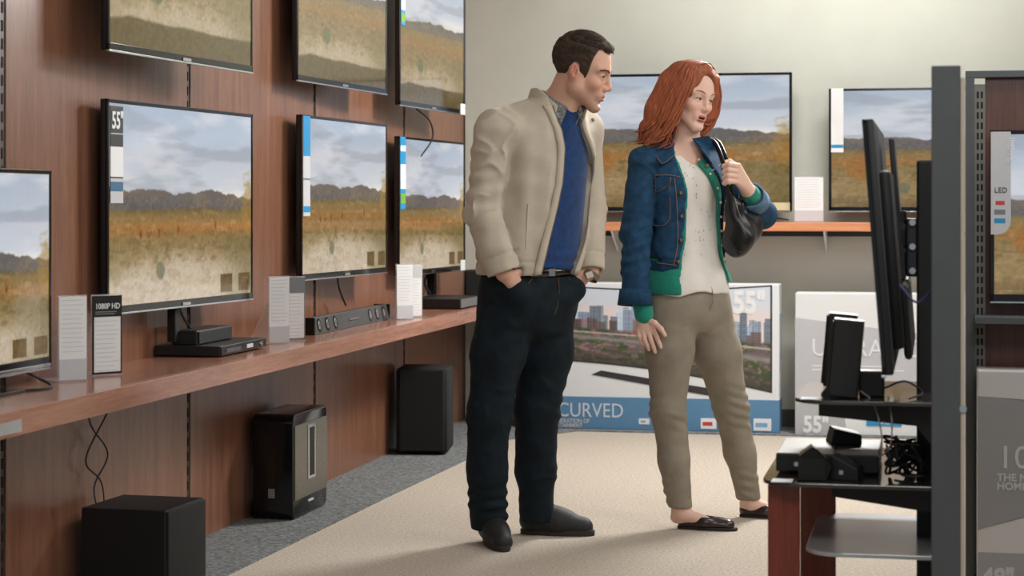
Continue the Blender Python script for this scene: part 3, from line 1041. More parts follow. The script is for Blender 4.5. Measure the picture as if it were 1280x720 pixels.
for z0, z1 in ((1.06, 1.10), (1.0, 1.04)):
    MB().box((-0.03, -0.105, z0), (0.03, -0.055, z1), 0.004).build('bracket_arm', M_BLACKG, st)
MB().box((-0.04, -0.085, 0.985), (0.05, -0.058, 1.13), 0.004).build('bracket_plate', M_DARKMET, st)
MB().box((0.02, -0.105, 0.98), (0.05, -0.085, 1.15), 0.006).build('bracket_hinge', M_BLACKG, st)
for z in (1.0, 1.06, 1.12):
    MB().cyl((0.03, -0.07, z), (0.065, -0.07, z), 0.008).build('bolt', M_CHROME, st)
    MB().cyl((0.03, -0.095, z - 0.01), (0.065, -0.095, z - 0.01), 0.009).build('bolt', M_DARKMET, st)

RT = Vector((1.075, 5.07, 0))
AX, AY = Vector((-WD.x, -WD.y, 0)), WN * 1.0      # local x and y of the stand in the room


def ST(x, y, z):
    return RT + AX * x + AY * y + Vector((0, 0, z))


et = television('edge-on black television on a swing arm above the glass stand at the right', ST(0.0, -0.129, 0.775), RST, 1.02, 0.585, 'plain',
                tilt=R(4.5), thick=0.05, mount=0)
MB().box((-0.35, 0.045, 0.02), (0.35, 0.066, 0.2), 0.012).build('speaker_box', M_BLACK, et)
MB().box((-0.12, 0.045, 0.2), (0.12, 0.058, 0.55), 0.004).build('mount_plate', M_DARKMET, et)
MB().tube([(0.45, 0.05, 0.2), (0.47, 0.09, 0.16), (0.42, 0.15, 0.22), (0.3, 0.2, 0.26)], 0.003).build('signal_cable', mat('violet_cable', (70, 58, 110), 0.5), et)
MB().tube([(0.4, 0.19, 0.26), (0.42, 0.165, 0.31), (0.36, 0.18, 0.36), (0.3, 0.21, 0.36)], 0.003).build('power_cable', M_BLACK, et)

# things on the upper glass shelf
def tall_speaker(x, y, z, h, lean, label):
    t = thing('satellite_speaker', label, 'speaker', ST(x, y, z), RST, None)
    t.rotation_euler = Euler((R(-lean), 0, RST))
    MB().box((-0.035, -0.035, 0.0), (0.035, 0.035, h), 0.004).build('cabinet', M_BLACK, t)
    MB().box((-0.03, -0.041, 0.006), (0.03, -0.034, h - 0.006), 0.002).build('grille', M_BLACKF, t)
    MB().box((-0.036, -0.036, h - 0.001), (0.036, 0.036, h + 0.001), 0.0).build('top_cap', mat('brown_cap', (92, 82, 76), 0.4), t)
    return t


tall_speaker(0.25, -0.232, 0.703, 0.185, 5, 'tall black speaker leaning on the upper glass shelf, nearer of the two')
tall_speaker(-0.02, -0.258, 0.703, 0.185, 5, 'tall black speaker leaning on the upper glass shelf, half hidden behind the nearer one')
t = thing('small_speaker', 'small black cube speaker on the upper glass shelf under the edge-on television', 'speaker', ST(0.2, -0.165, 0.7), RST)
MB().box((-0.03, -0.03, 0), (0.03, 0.03, 0.062), 0.004).build('cabinet', M_BLACK, t)
MB().box((-0.031, -0.031, 0.06), (0.031, 0.031, 0.063)).build('top_cap', mat('grey_cap', (110, 104, 98), 0.35), t)
cb = MB()
cb.tube([(0, -0.03, 0.03), (0.02, -0.06, 0.03), (0.03, -0.09, 0.01)], 0.002)
cb.build('signal_cable', mat('grey_cable', (150, 150, 148), 0.5), t)
MB().tube([(0.0, 0.03, 0.02), (0.03, 0.08, 0.04), (0.0, 0.12, 0.01), (0.1, 0.09, 0.005)], 0.0025).build('signal_cable', M_BLACK, t)

# lower shelf: receiver, boxes, cables
rc = thing('receiver', 'flat grey-topped receiver on the lower glass shelf', 'receiver', ST(0.155, -0.400, 0.50), RST)
M_RTOP = mat('receiver_top', (128, 124, 120), 0.42, metal=0.3)
MB().box((-0.33, 0.0, 0.006), (0.0, 0.25, 0.05), 0.003).build('body', M_BLACK, rc)
MB().box((-0.328, 0.002, 0.049), (-0.002, 0.14, 0.052), 0.001).build('top_plate', M_RTOP, rc)
MB().box((-0.328, 0.143, 0.049), (-0.002, 0.248, 0.0515), 0.001).build('vent_grille', mat('vent_grey', (104, 100, 97), 0.5, metal=0.3), rc)
MB().cyl((-0.001, 0.05, 0.025), (0.003, 0.05, 0.025), 0.006).build('knob', M_CHROME, rc)
MB().box((-0.001, 0.19, 0.02), (0.002, 0.196, 0.04)).build('indicator', M_CHROME, rc)
for x in (-0.3, -0.03):
    for y in (0.03, 0.22):
        MB().cyl((x, y, 0), (x, y, 0.008), 0.01).build('foot', M_BLACK, rc)
t = thing('adapter_box', 'small black box resting on the back of the grey-topped receiver', 'box', ST(-0.08, -0.245, 0.552), RST + R(10))
MB().prism([(-0.04, 0), (0.04, 0), (0.04, 0.026), (-0.03, 0.04)], 'x', -0.05, 0.05, 0.003).build('case', M_BLACK, t)
MB().prism([(0.039, 0.0265), (-0.029, 0.0405), (-0.029, 0.0415), (0.039, 0.0275)], 'x', -0.048, 0.048).build('top_cap', MATS['brown_cap'], t)
t = thing('speaker_cradle', 'squat black angled speaker at the near edge of the lower glass shelf', 'speaker', ST(0.255, -0.306, 0.50), RST + R(6))
MB().prism([(-0.035, 0), (0.035, 0), (0.05, 0.04), (0.0, 0.085), (-0.03, 0.062)], 'x', -0.03, 0.03, 0.003).build('case', M_BLACKG, t)
MB().box((0.03, -0.034, 0.004), (0.034, 0.03, 0.056), 0.001).build('grille', M_BLACKF, t)
t = thing('dock', 'low black dock beside the squat angled speaker on the lower glass shelf', 'dock', ST(0.225, -0.225, 0.50), RST - R(12))
MB().prism([(-0.035, 0), (0.035, 0), (0.035, 0.03), (-0.03, 0.062)], 'x', -0.03, 0.03, 0.003).build('case', M_BLACK, t)
MB().box((0.029, -0.01, 0.015), (0.032, 0.0, 0.025)).build('indicator', M_CHROME, t)
r = random.Random(3)
t = thing('cable_tangle', 'tangle of black cables on the lower glass shelf beside the post', 'cables', ST(0.12, -0.12, 0.50), RST)
for k in range(11):
    pts = []
    for j in range(7):
        pts.append((r.uniform(-0.1, 0.13), r.uniform(-0.02, 0.08), max(0.004, 0.004 + r.uniform(0, 0.085))))
    MB().tube(pts, 0.0035, 6).build('cable', M_BLACK, t)
t = thing('speaker_wire', 'thin grey wire looping from the upper glass shelf to the receiver', 'wire', ST(0.24, -0.17, 0.57), RST)
MB().tube([(0.0, -0.02, 0.145), (0.025, 0.01, 0.12), (0.09, 0.03, 0.06), (0.06, 0.03, 0.0), (-0.02, 0.02, -0.012)], 0.002).build('wire', MATS['grey_cable'], t)
MB().tube([(0.02, 0.045, 0.135), (0.08, 0.055, 0.08), (0.05, 0.05, 0.02), (-0.03, 0.03, -0.012)], 0.002).build('wire', MATS['grey_cable'], t)

# grey end panel in front of the right display
p = P(1182.5, 0, 4.4)
ep = thing('end_panel', 'tall dark grey end panel standing at the right in front of the display bay', 'panel', (p.x, p.y, 0), RBACK)
MB().box((-0.031, 0.0, 0.0), (0.031, 0.24, 1.466), 0.002).build('panel', M_GREYMET, ep)
MB().box((0.031, 0.006, 0.0), (0.041, 0.23, 1.44), 0.001).build('pale_edge_strip', mat('cream_edge', (190, 178, 160), 0.5), ep)
MB().cyl((0.036, 0.0, 0.72), (0.036, 0.012, 0.72), 0.008).build('cap_screw', M_CHROME, ep)

# display bay on the right
G0 = P(1207, 0, 6.1)
gd = thing('display_bay', 'grey metal display bay with slotted upright and dark wooden back at the right edge', 'display rack', (G0.x, G0.y, 0), RBACK)
hT = height(97, 6.1)
MB().box((0.0, 0.0, 0.0), (0.026, 0.06, hT), 0.001).build('frame_post', M_GREYMET, gd)
up = MB().box((0.026, 0.012, 0.02), (0.058, 0.03, hT - 0.02)).build('slotted_upright', mat('upright_grey', (112, 110, 104), 0.45, metal=0.4), gd)
k = MB()
n = 0
zz = 0.06
while zz < hT - 0.06:
    k.box((0.033, 0.0105, zz), (0.039, 0.0125, zz + 0.02))
    k.box((0.045, 0.0105, zz), (0.051, 0.0125, zz + 0.02))
    zz += 0.031
k = k.build('slot', SLOT, up)
k['kind'] = 'stuff'
MB().box((0.0, 0.0, hT), (1.3, 0.06, hT + 0.02), 0.001).build('top_rail', M_GREYMET, gd)
MB().box((0.058, 0.03, 0.02), (1.3, 0.045, hT), 0.001).build('wooden_back', M_DARKWOOD, gd)
hs = height(396, 6.1)
MB().box((0.026, -0.16, hs - 0.012), (1.3, 0.03, hs + 0.008), 0.001).build('shelf', M_GREYMET, gd)
MB().box((0.026, -0.21, 0.006), (1.3, 0.03, 0.05), 0.002).build('base_deck', M_BLACK, gd)
xl = along((G0.x, G0.y, 0), WN, 1237)
c = G0 + WN * (xl + 0.45) - WD * 0.05
rt = television('television in the right display bay with a rounded grey feature strip',
                (c.x, c.y, height(378, 5.98)), RBACK, 0.90, 0.51, 'wide', mount=0.02)
w, h = 0.90, 0.51
fsx = MB()
pts = [(-w / 2 + 0.002, h - 0.004), (-w / 2 + 0.06, h - 0.004), (-w / 2 + 0.06, h - 0.27)]
for k_ in range(6):
    a = R(-90 * k_ / 5)
    pts.append((-w / 2 + 0.02 + 0.04 * math.cos(a), h - 0.27 + 0.04 * math.sin(a)))
pts.append((-w / 2 + 0.002, h - 0.31))
b_ = fsx.prism(pts, 'y', -0.0085, -0.0045).build('feature_strip', M_LGREY, rt)
text_obj('1080P HD', 0.03, T(-w / 2 + 0.05, -0.0092, h - 0.02) @ UP @ Matrix.Rotation(R(-90), 4, 'Z'), rt, M_WHITE, sx=0.6)
text_obj('LED', 0.022, T(-w / 2 + 0.012, -0.0092, h - 0.185) @ UP, rt, M_INK)
MB().box((-w / 2 + 0.016, -0.0092, h - 0.222), (-w / 2 + 0.042, -0.0082, h - 0.21)).build('strip_mark', M_RED, rt)
MB().box((-w / 2 + 0.012, -0.0092, h - 0.25), (-w / 2 + 0.044, -0.0082, h - 0.236)).build('strip_mark', M_TXTG, rt)
MB().box((-w / 2 + 0.012, -0.0092, h - 0.276), (-w / 2 + 0.044, -0.0082, h - 0.262)).build('strip_mark', M_BLUE, rt)

# carton in the bay
Yb = 5.9
cL = P(1222, 0, Yb)
hb = height(463, Yb)
bx = thing('television_carton', 'grey and white carton standing in the right display bay, cut off by the picture edge', 'box', (cL.x, cL.y, 0.05), RBACK)
hh = hb - 0.05
MB().box((0, 0, 0), (1.0, 0.15, hh), 0.004).build('carton', mat('carton_dim', (196, 192, 190), 0.55), bx)
MB().prism([(0, hh * 0.47 - 0.13), (1.0, hh * 0.47 + 0.2), (1.0, hh - 0.16), (0, hh - 0.075)], 'y', -0.0015, 0).build('grey_field', mat('field_grey', (140, 138, 138), 0.5), bx)
z48 = height(690, Yb) - 0.05
MB().box((0, -0.0015, -0.0), (1.0, 0, z48)).build('lower_field', mat('field_low', (150, 148, 148), 0.5), bx)
pg = mat('print_grey_pale', (190, 188, 188), 0.5)
text_obj('1080P', 0.095, T(0.055, -0.0026, height(584, Yb) - 0.05) @ UP, bx, pg)
text_obj('THE NEXT', 0.03, T(0.055, -0.0026, height(600, Yb) - 0.05) @ UP, bx, pg, bold=0.0006)
text_obj('HOME', 0.03, T(0.055, -0.0026, height(611, Yb) - 0.05) @ UP, bx, pg, bold=0.0006)
text_obj('48"', 0.075, T(0.012, -0.0026, height(732, Yb) - 0.05) @ UP, bx, pg, bold=0.003, sx=0.9)

# clear tag holder clipped on the near end of the shelf edge
p = WL(wl_s(12, 0.36), 0.345, SH - 0.05)
t = thing('tag_holder', 'clear plastic tag holder clipped on the shelf edge at the far left', 'tag holder', p, RWALL)
MB().box((-0.1, -0.004, 0.0), (0.09, -0.001, 0.03), 0.001).build('clear_sleeve', M_ACR, t)
MB().box((-0.1, -0.001, 0.003), (0.088, 0.0005, 0.027)).build('paper_tag', mat('tag_grey', (140, 138, 136), 0.5), t)
# ------------------------------------------------------------------ figures: distance-field modelling
class Vol:
    """distance field on a rectilinear grid; shapes are blended in and a surface is drawn at zero"""

    def __init__(self, xs, ys, zs):
        self.xs, self.ys, self.zs = [np.asarray(a, np.float32) for a in (xs, ys, zs)]
        self.f = np.full((len(xs), len(ys), len(zs)), 1.0, np.float32)

    def _sl(self, lo, hi):
        out = []
        for a, l, h in zip((self.xs, self.ys, self.zs), lo, hi):
            i, j = np.searchsorted(a, l), np.searchsorted(a, h)
            out.append(slice(max(0, i - 1), min(len(a), j + 1)))
        return tuple(out)

    def _grid(self, s):
        return (self.xs[s[0]][:, None, None], self.ys[s[1]][None, :, None], self.zs[s[2]][None, None, :])

    def apply(self, shape, k=0.01, op='u', pad=0.03):
        fn, lo, hi = shape
        lo, hi = np.array(lo) - pad - k, np.array(hi) + pad + k
        s = self._sl(lo, hi)
        if any(x.start >= x.stop for x in s):
            return self
        d = fn(*self._grid(s)).astype(np.float32)
        a = self.f[s]
        if op == 'u':
            h = np.clip(0.5 + 0.5 * (a - d) / k, 0, 1)
            self.f[s] = a + (d - a) * h - k * h * (1 - h)
        elif op == 's':
            d = -d
            h = np.clip(0.5 - 0.5 * (a - d) / k, 0, 1)
            self.f[s] = a + (d - a) * h + k * h * (1 - h)
        return self

    def add(self, *shapes, k=0.01):
        for sh in shapes:
            self.apply(sh, k, 'u')
        return self

    def cut(self, *shapes, k=0.004):
        for sh in shapes:
            self.apply(sh, k, 's')
        return self

    def warp(self, fn, lo=None, hi=None):
        s = self._sl(lo, hi) if lo is not None else (slice(None),) * 3
        m = np.abs(self.f[s]) < 0.06
        if not m.any():
            return self
        I = np.nonzero(m)
        d = fn(self.xs[s[0]][I[0]], self.ys[s[1]][I[1]], self.zs[s[2]][I[2]])
        sub = self.f[s]
        sub[I] += d.astype(np.float32)
        self.f[s] = sub
        return self

    def mesh(self):
        f = self.f
        ins = f < 0
        n = np.zeros(tuple(d - 1 for d in f.shape), np.uint8)
        for dx in (0, 1):
            for dy in (0, 1):
                for dz in (0, 1):
                    n += ins[dx:f.shape[0] - 1 + dx, dy:f.shape[1] - 1 + dy, dz:f.shape[2] - 1 + dz]
        act = (n > 0) & (n < 8)
        I, J, K = np.nonzero(act)
        idx = np.full(act.shape, -1, np.int32)
        idx[I, J, K] = np.arange(len(I))
        acc = np.zeros((len(I), 3))
        cnt = np.zeros(len(I))
        for ax in range(3):
            o = [a for a in range(3) if a != ax]
            for b in (0, 1):
                for c in (0, 1):
                    off = [0, 0, 0]
                    off[o[0]], off[o[1]] = b, c
                    A = (I + off[0], J + off[1], K + off[2])
                    off2 = list(off)
                    off2[ax] = 1
                    B = (I + off2[0], J + off2[1], K + off2[2])
                    fa, fb = f[A], f[B]
                    m = (fa < 0) != (fb < 0)
                    t = np.where(m, fa / np.where(m, fa - fb, 1), 0)
                    pa = np.stack([self.xs[A[0]], self.ys[A[1]], self.zs[A[2]]], 1)
                    pb = np.stack([self.xs[B[0]], self.ys[B[1]], self.zs[B[2]]], 1)
                    acc += np.where(m[:, None], pa + (pb - pa) * t[:, None], 0)
                    cnt += m
        V = acc / np.maximum(cnt, 1)[:, None]
        quads = []
        for ax in range(3):
            sa = [slice(1, -1)] * 3
            sb = [slice(1, -1)] * 3
            sa[ax], sb[ax] = slice(0, -1), slice(1, None)
            a, b = ins[tuple(sa)], ins[tuple(sb)]
            m = a != b
            C = list(np.nonzero(m))
            o = [x for x in range(3) if x != ax]
            base = [c.copy() for c in C]
            for x in o:
                base[x] += 1

            def cell(d0, d1):
                q = [c.copy() for c in base]
                q[o[0]] += d0
                q[o[1]] += d1
                return idx[tuple(q)]
            q = np.stack([cell(-1, -1), cell(0, -1), cell(0, 0), cell(-1, 0)], 1)
            flip = a[m] if ax != 1 else ~a[m]
            q = np.where(flip[:, None], q, q[:, ::-1])
            quads.append(q)
        Q = np.concatenate(quads)
        Q = Q[(Q >= 0).all(1)]
        return V, Q


def relax(V, Q, it=2, lam=0.5):
    for _ in range(it):
        S = np.zeros_like(V)
        n = np.zeros(len(V))
        for a in range(4):
            for b in ((a + 1) % 4, (a + 3) % 4):
                np.add.at(S, Q[:, a], V[Q[:, b]])
                np.add.at(n, Q[:, a], 1)
        V = V + lam * (S / np.maximum(n, 1)[:, None] - V)
    return V


def axis(a, b, step, fine=None):
    """grid coordinates; fine = list of (from, to, step)"""
    x, out = a, []
    while x < b:
        out.append(x)
        s = step
        for f0, f1, fs in (fine or ()):
            if f0 <= x < f1:
                s = min(s, fs)
        x += s
    return np.array(out)


def s_cone(p, q, r1, r2, flat=None, fdir=None):
    """tapered capsule; flat < 1 squashes it along fdir"""
    p, q = np.array(p, float), np.array(q, float)
    d = q - p
    L2 = max(float(d @ d), 1e-9)
    if flat is not None:
        fd = np.array(fdir, float)
        fd /= np.linalg.norm(fd)
        g = 1.0 / flat - 1.0

    def fn(X, Y, Z):
        a, b, c = X - p[0], Y - p[1], Z - p[2]
        t = np.clip((a * d[0] + b * d[1] + c * d[2]) / L2, 0, 1)
        a, b, c = a - t * d[0], b - t * d[1], c - t * d[2]
        if flat is not None:
            w = (a * fd[0] + b * fd[1] + c * fd[2]) * g
            a, b, c = a + w * fd[0], b + w * fd[1], c + w * fd[2]
            return (np.sqrt(a * a + b * b + c * c) - (r1 + (r2 - r1) * t)) * (0.5 + 0.5 * flat)
        return np.sqrt(a * a + b * b + c * c) - (r1 + (r2 - r1) * t)
    r = max(r1, r2)
    return fn, np.minimum(p, q) - r, np.maximum(p, q) + r


def s_ell(c, r, Rm=None):
    c, r = np.array(c, float), np.array(r, float)
    M = np.eye(3) if Rm is None else np.array(Rm, float)      # columns = axes

    def fn(X, Y, Z):
        a, b, e = X - c[0], Y - c[1], Z - c[2]
        u = (a * M[0, 0] + b * M[1, 0] + e * M[2, 0]) / r[0]
        v = (a * M[0, 1] + b * M[1, 1] + e * M[2, 1]) / r[1]
        w = (a * M[0, 2] + b * M[1, 2] + e * M[2, 2]) / r[2]
        k0 = np.sqrt(u * u + v * v + w * w)
        k1 = np.sqrt((u / r[0]) ** 2 + (v / r[1]) ** 2 + (w / r[2]) ** 2) + 1e-9
        return k0 * (k0 - 1) / k1
    m = max(r) * np.ones(3) if Rm is not None else r
    return fn, c - m, c + m


def s_loft(st, ang, zlo=None, zhi=None, n=2.4, grow=0.0, shift=(0.0, 0.0)):
    """st rows: z, cx, cy, half width, half depth; width axis turned by ang in plan"""
    st = np.array(sorted(st), float)
    z = st[:, 0]
    zlo = z[0] if zlo is None else zlo
    zhi = z[-1] if zhi is None else zhi
    ca, sa = math.cos(ang), math.sin(ang)

    def smooth(Z, col):
        return sum(np.interp(Z + o, z, st[:, col]) for o in (-0.03, -0.015, 0, 0.015, 0.03)) / 5

    def fn(X, Y, Z):
        cx, cy = smooth(Z, 1) + shift[0], smooth(Z, 2) + shift[1]
        a, b = smooth(Z, 3) + grow, smooth(Z, 4) + grow
        u = (X - cx) * ca + (Y - cy) * sa
        v = -(X - cx) * sa + (Y - cy) * ca
        k = (np.abs(u / a) ** n + np.abs(v / b) ** n) ** (1 / n)
        d = (k - 1) * np.minimum(a, b)
        return np.maximum(d, np.maximum(zlo - Z, Z - zhi))
    m = st[:, 3:5].max() + grow
    lo = np.array([st[:, 1].min() - m, st[:, 2].min() - m, zlo])
    hi = np.array([st[:, 1].max() + m, st[:, 2].max() + m, zhi])
    return fn, lo, hi


def s_fn(f, lo, hi):
    return f, np.array(lo, float), np.array(hi, float)


class Frame:
    """shapes written in local coordinates (scaled by s) and placed by rotation R and origin o"""

    def __init__(self, o, Rm, s=1.0):
        self.o, self.R, self.s = np.array(o, float), np.array(Rm, float), s

    def p(self, q):
        return self.o + self.R @ (np.array(q, float) * self.s)

    def v(self, q):
        return self.R @ np.array(q, float)

    def loc(self, P):
        return ((np.asarray(P) - self.o) @ self.R) / self.s

    def ell(self, c, r, rot=None):
        M = self.R if rot is None else self.R @ np.array(rot)
        return s_ell(self.p(c), np.array(r) * self.s, M)

    def cone(self, p, q, r1, r2, flat=None, fdir=None):
        return s_cone(self.p(p), self.p(q), r1 * self.s, r2 * self.s, flat, None if fdir is None else self.v(fdir))

    def fn(self, f, lo, hi):
        """f takes local coordinates"""
        C = np.array([self.p((x, y, z)) for x in (lo[0], hi[0]) for y in (lo[1], hi[1]) for z in (lo[2], hi[2])])
        R_, o, s = self.R, self.o, self.s

        def g(X, Y, Z):
            a, b, c = X - o[0], Y - o[1], Z - o[2]
            return s * f((a * R_[0, 0] + b * R_[1, 0] + c * R_[2, 0]) / s, (a * R_[0, 1] + b * R_[1, 1] + c * R_[2, 1]) / s,
                         (a * R_[0, 2] + b * R_[1, 2] + c * R_[2, 2]) / s)
        return g, C.min(0), C.max(0)


def rot_xyz(yaw, pitch, roll):
    """face along +x: yaw about z, pitch > 0 looks down, roll about the view axis"""
    return np.array(Matrix.Rotation(yaw, 3, 'Z') @ Matrix.Rotation(pitch, 3, 'Y') @ Matrix.Rotation(roll, 3, 'X'))


_wr = np.random.default_rng(77)
_K = [( _wr.normal(size=3), _wr.random() * 6.28) for _ in range(40)]


def wob(X, Y, Z, scale, n=8, off=0, sx=(1, 1, 1)):
    """smooth random field, about -1..1"""
    s = 0
    for k, ph in _K[off:off + n]:
        s = s + np.sin((X * k[0] * sx[0] + Y * k[1] * sx[1] + Z * k[2] * sx[2]) * scale + ph)
    return s / math.sqrt(n)


def bmp(x, c, w):
    return np.exp(-((x - c) / w) ** 2)


def head_shapes(v, F, male):
    """adds skull, face and ears to the volume v in frame F (face along +x, left along +y)"""
    m = 1.0 if male else 0.0
    v.add(F.ell((-0.006, 0, 0.052), (0.096, 0.074, 0.086)), k=0.01)
    v.add(F.ell((0.036, 0, 0.03), (0.060, 0.064, 0.078)), k=0.02)
    v.add(F.ell((0.046, 0, -0.035), (0.048, 0.050 + 0.004 * m, 0.062)), k=0.02)
    jw = 0.051 if male else 0.044
    v.add(F.cone((0.006, jw, -0.045), (0.072, 0.014, -0.098), 0.022, 0.017),
          F.cone((0.006, -jw, -0.045), (0.072, -0.014, -0.098), 0.022, 0.017), k=0.02)
    v.add(F.cone((0.002, jw + 0.006, 0.0), (0.008, jw, -0.05), 0.022, 0.02),
          F.cone((0.002, -jw - 0.006, 0.0), (0.008, -jw, -0.05), 0.022, 0.02), k=0.025)
    v.add(F.ell((0.079, 0, -0.098), (0.018, 0.023 + 0.003 * m, 0.019)), k=0.018)
    for s in (1, -1):
        v.add(F.ell((0.063, 0.044 * s, -0.020), (0.022, 0.020, 0.018)), k=0.022)
        # brow ridge, socket
        v.add(F.cone((0.086, 0.012 * s, 0.030), (0.070, 0.050 * s, 0.032), 0.0075 + 0.0035 * m, 0.0075), k=0.02)
        v.cut(F.ell((0.100, 0.032 * s, 0.009), (0.016, 0.019, 0.013)), k=0.014)
        # lids around the eyeball
        v.add(F.ell((0.0765, 0.032 * s, 0.0085), (0.0150, 0.0168, 0.0145)), k=0.008)
        v.cut(F.fn(lambda x, y, z, s=s: np.maximum(np.abs(z - 0.0065 - 0.0012 * (1 - ((y - 0.032 * s) / 0.014) ** 2)) - (0.0042 if male else 0.0052) * np.sqrt(np.clip(1 - ((y - 0.032 * s) / 0.0145) ** 2, 0, 1)) + 0.0,
                                                        0.080 - x), (0.08, 0.032 * s - 0.016, -0.004), (0.1, 0.032 * s + 0.016, 0.018)), k=0.0012)
    # nose
    v.add(F.cone((0.090, 0, 0.024), (0.109 - 0.002 * (1 - m), 0, -0.022), 0.0085 - 0.0015 * (1 - m), 0.0095 - 0.002 * (1 - m)), k=0.012)
    v.add(F.ell((0.109 - 0.002 * (1 - m), 0, -0.027), (0.0125 - 0.002 * (1 - m), 0.0115 - 0.0025 * (1 - m), 0.0100 - 0.0015 * (1 - m))), k=0.008)
    for s in (1, -1):
        v.add(F.ell((0.100, (0.0105 + 0.002 * m) * s, -0.031), (0.0105, 0.0060 + 0.0015 * m, 0.0070 + 0.0015 * m)), k=0.007)
        v.cut(F.ell((0.106, 0.0065 * s, -0.0385), (0.006, 0.0035, 0.004)), k=0.003)
    # mouth
    op = 0.0 if male else 0.0025
    v.add(F.ell((0.087 - 0.002 * (1 - m), 0, -0.062), (0.014 + 0.002 * m, 0.028, 0.020)), k=0.016)
    lx, lr = (0.0945, 0.0052) if male else (0.0950, 0.0050)
    v.add(F.cone((lx + 0.001, 0.004, -0.0570 + op * 0.4), (0.084, 0.024, -0.0625), lr, 0.003),
          F.cone((lx + 0.001, -0.004, -0.0570 + op * 0.4), (0.084, -0.024, -0.0625), lr, 0.003), k=0.006)
    v.add(F.cone((lx, 0.0, -0.0695 - op), (0.084, 0.019, -0.0655), lr + 0.0006, 0.003),
          F.cone((lx, 0.0, -0.0695 - op), (0.084, -0.019, -0.0655), lr + 0.0006, 0.003), k=0.006)
    v.cut(F.ell((0.1, 0, -0.0635 - op * 0.3), (0.016, 0.021, 0.0014 + op)), k=0.002)
    v.cut(F.ell((0.098, 0, -0.084), (0.010, 0.020, 0.006)), k=0.012)
    # ears
    for s in (1, -1):
        a = R(20) * s
        E = np.array(Matrix.Rotation(a, 3, 'Z') @ Matrix.Rotation(R(-14), 3, 'Y'))
        v.add(F.ell((-0.010, 0.0755 * s, 0.004), (0.0185, 0.0075, 0.031), E), k=0.006)
        v.add(F.ell((-0.006, 0.072 * s, -0.022), (0.011, 0.006, 0.012), E), k=0.005)
        v.cut(F.ell((-0.005, 0.0850 * s, 0.007), (0.0100, 0.0085, 0.0190), E), k=0.003)
        v.add(F.cone((-0.004, 0.0785 * s, 0.016), (-0.010, 0.0790 * s, -0.008), 0.0032, 0.003), k=0.003)


def finger(v, pts, r0, r1, k=0.004):
    n = len(pts) - 1
    for i in range(n):
        a = r0 + (r1 - r0) * i / n
        b = r0 + (r1 - r0) * (i + 1) / n
        v.add(s_cone(pts[i], pts[i + 1], a, b), k=k)


def bez(pts, t):
    pts = np.array(pts, float)
    t = np.asarray(t)[:, None]
    n = len(pts) - 1
    return sum(math.comb(n, i) * (1 - t) ** (n - i) * t ** i * pts[i] for i in range(n + 1))


def tubes_mesh(name, list_of, m, parent):
    """many thin tapered tubes (locks of hair) as one mesh"""
    V, Fq, off = [], [], 0
    for pts, rad, n, flat in list_of:
        vs, fs = tube_data(pts, rad, n, True, flat)
        V += vs
        Fq += [tuple(i + off for i in f) for f in fs]
        off += len(vs)
    me = bpy.data.meshes.new(name)
    me.from_pydata(V, [], Fq)
    for p in me.polygons:
        p.use_smooth = True
    return link_mesh(name, me, m, parent)


def joined(name, parts, m, parent):
    """joins (verts, faces) pieces into one smooth mesh object"""
    V, Fq, off = [], [], 0
    for vs, fs in parts:
        V += [tuple(v) for v in vs]
        Fq += [tuple(int(i) + off for i in f) for f in fs]
        off += len(vs)
    me = bpy.data.meshes.new(name)
    me.from_pydata(V, [], Fq)
    for p in me.polygons:
        p.use_smooth = True
    return link_mesh(name, me, m, parent)


def ribbon(A, B, th, out):
    """closed strip between polylines A and B (same length), thickness th along the directions out"""
    A, B, O = [np.array(x, float) for x in (A, B, out)]
    n = len(A)
    V = np.concatenate([A + O * th / 2, B + O * th / 2, B - O * th / 2, A - O * th / 2])
    Fq = []
    for i in range(n - 1):
        for a, b in ((0, 1), (1, 2), (2, 3), (3, 0)):
            Fq.append((a * n + i, a * n + i + 1, b * n + i + 1, b * n + i))
    Fq.append((0, n, 2 * n, 3 * n))
    Fq.append((n - 1, 4 * n - 1, 3 * n - 1, 2 * n - 1))
    return V, Fq
# ------------------------------------------------------------------ shared figure materials
M_SKIN = attr_mat('skin', rough=0.6, sss=0.12, bump=0.08, bscale=420, spec=0.22)
M_HAIRM = mat('brown_hair', (66, 55, 47), 0.8, var=0.18, scale=260, bump=0.4, bscale=500, spec=0.15)
M_JACKET = mat('beige_cotton', (190, 179, 162), 0.8, var=0.03, scale=14, bump=0.2, bscale=420, spec=0.2, sheen=0.15, wrinkle=0.45, wscale=13)
M_LINING = mat('jacket_lining', (128, 118, 102), 0.8)
M_SWEATER = mat('blue_knit', (22, 57, 106), 0.85, var=0.12, scale=40, bump=0.6, bscale=260, spec=0.15, sheen=0.25)
M_JEANS = mat('dark_denim', (19, 29, 36), 0.8, var=0.22, scale=22, bump=0.35, bscale=500, spec=0.2, wrinkle=0.4, wscale=14)
M_STITCH = mat('denim_stitch', (84, 66, 44), 0.8)
M_SHOEM = mat('black_suede', (27, 27, 28), 0.62, var=0.15, scale=60, bump=0.2, bscale=300)
M_SOLE = mat('dark_sole', (44, 38, 34), 0.7)
M_EYE = attr_mat('eye', rough=0.12, spec=0.6)
M_COLLAR = mat('grey_print_shirt', (120, 122, 118), 0.75, var=0.3, scale=120)
M_BROW = mat('brow_hair', (58, 42, 34), 0.7)


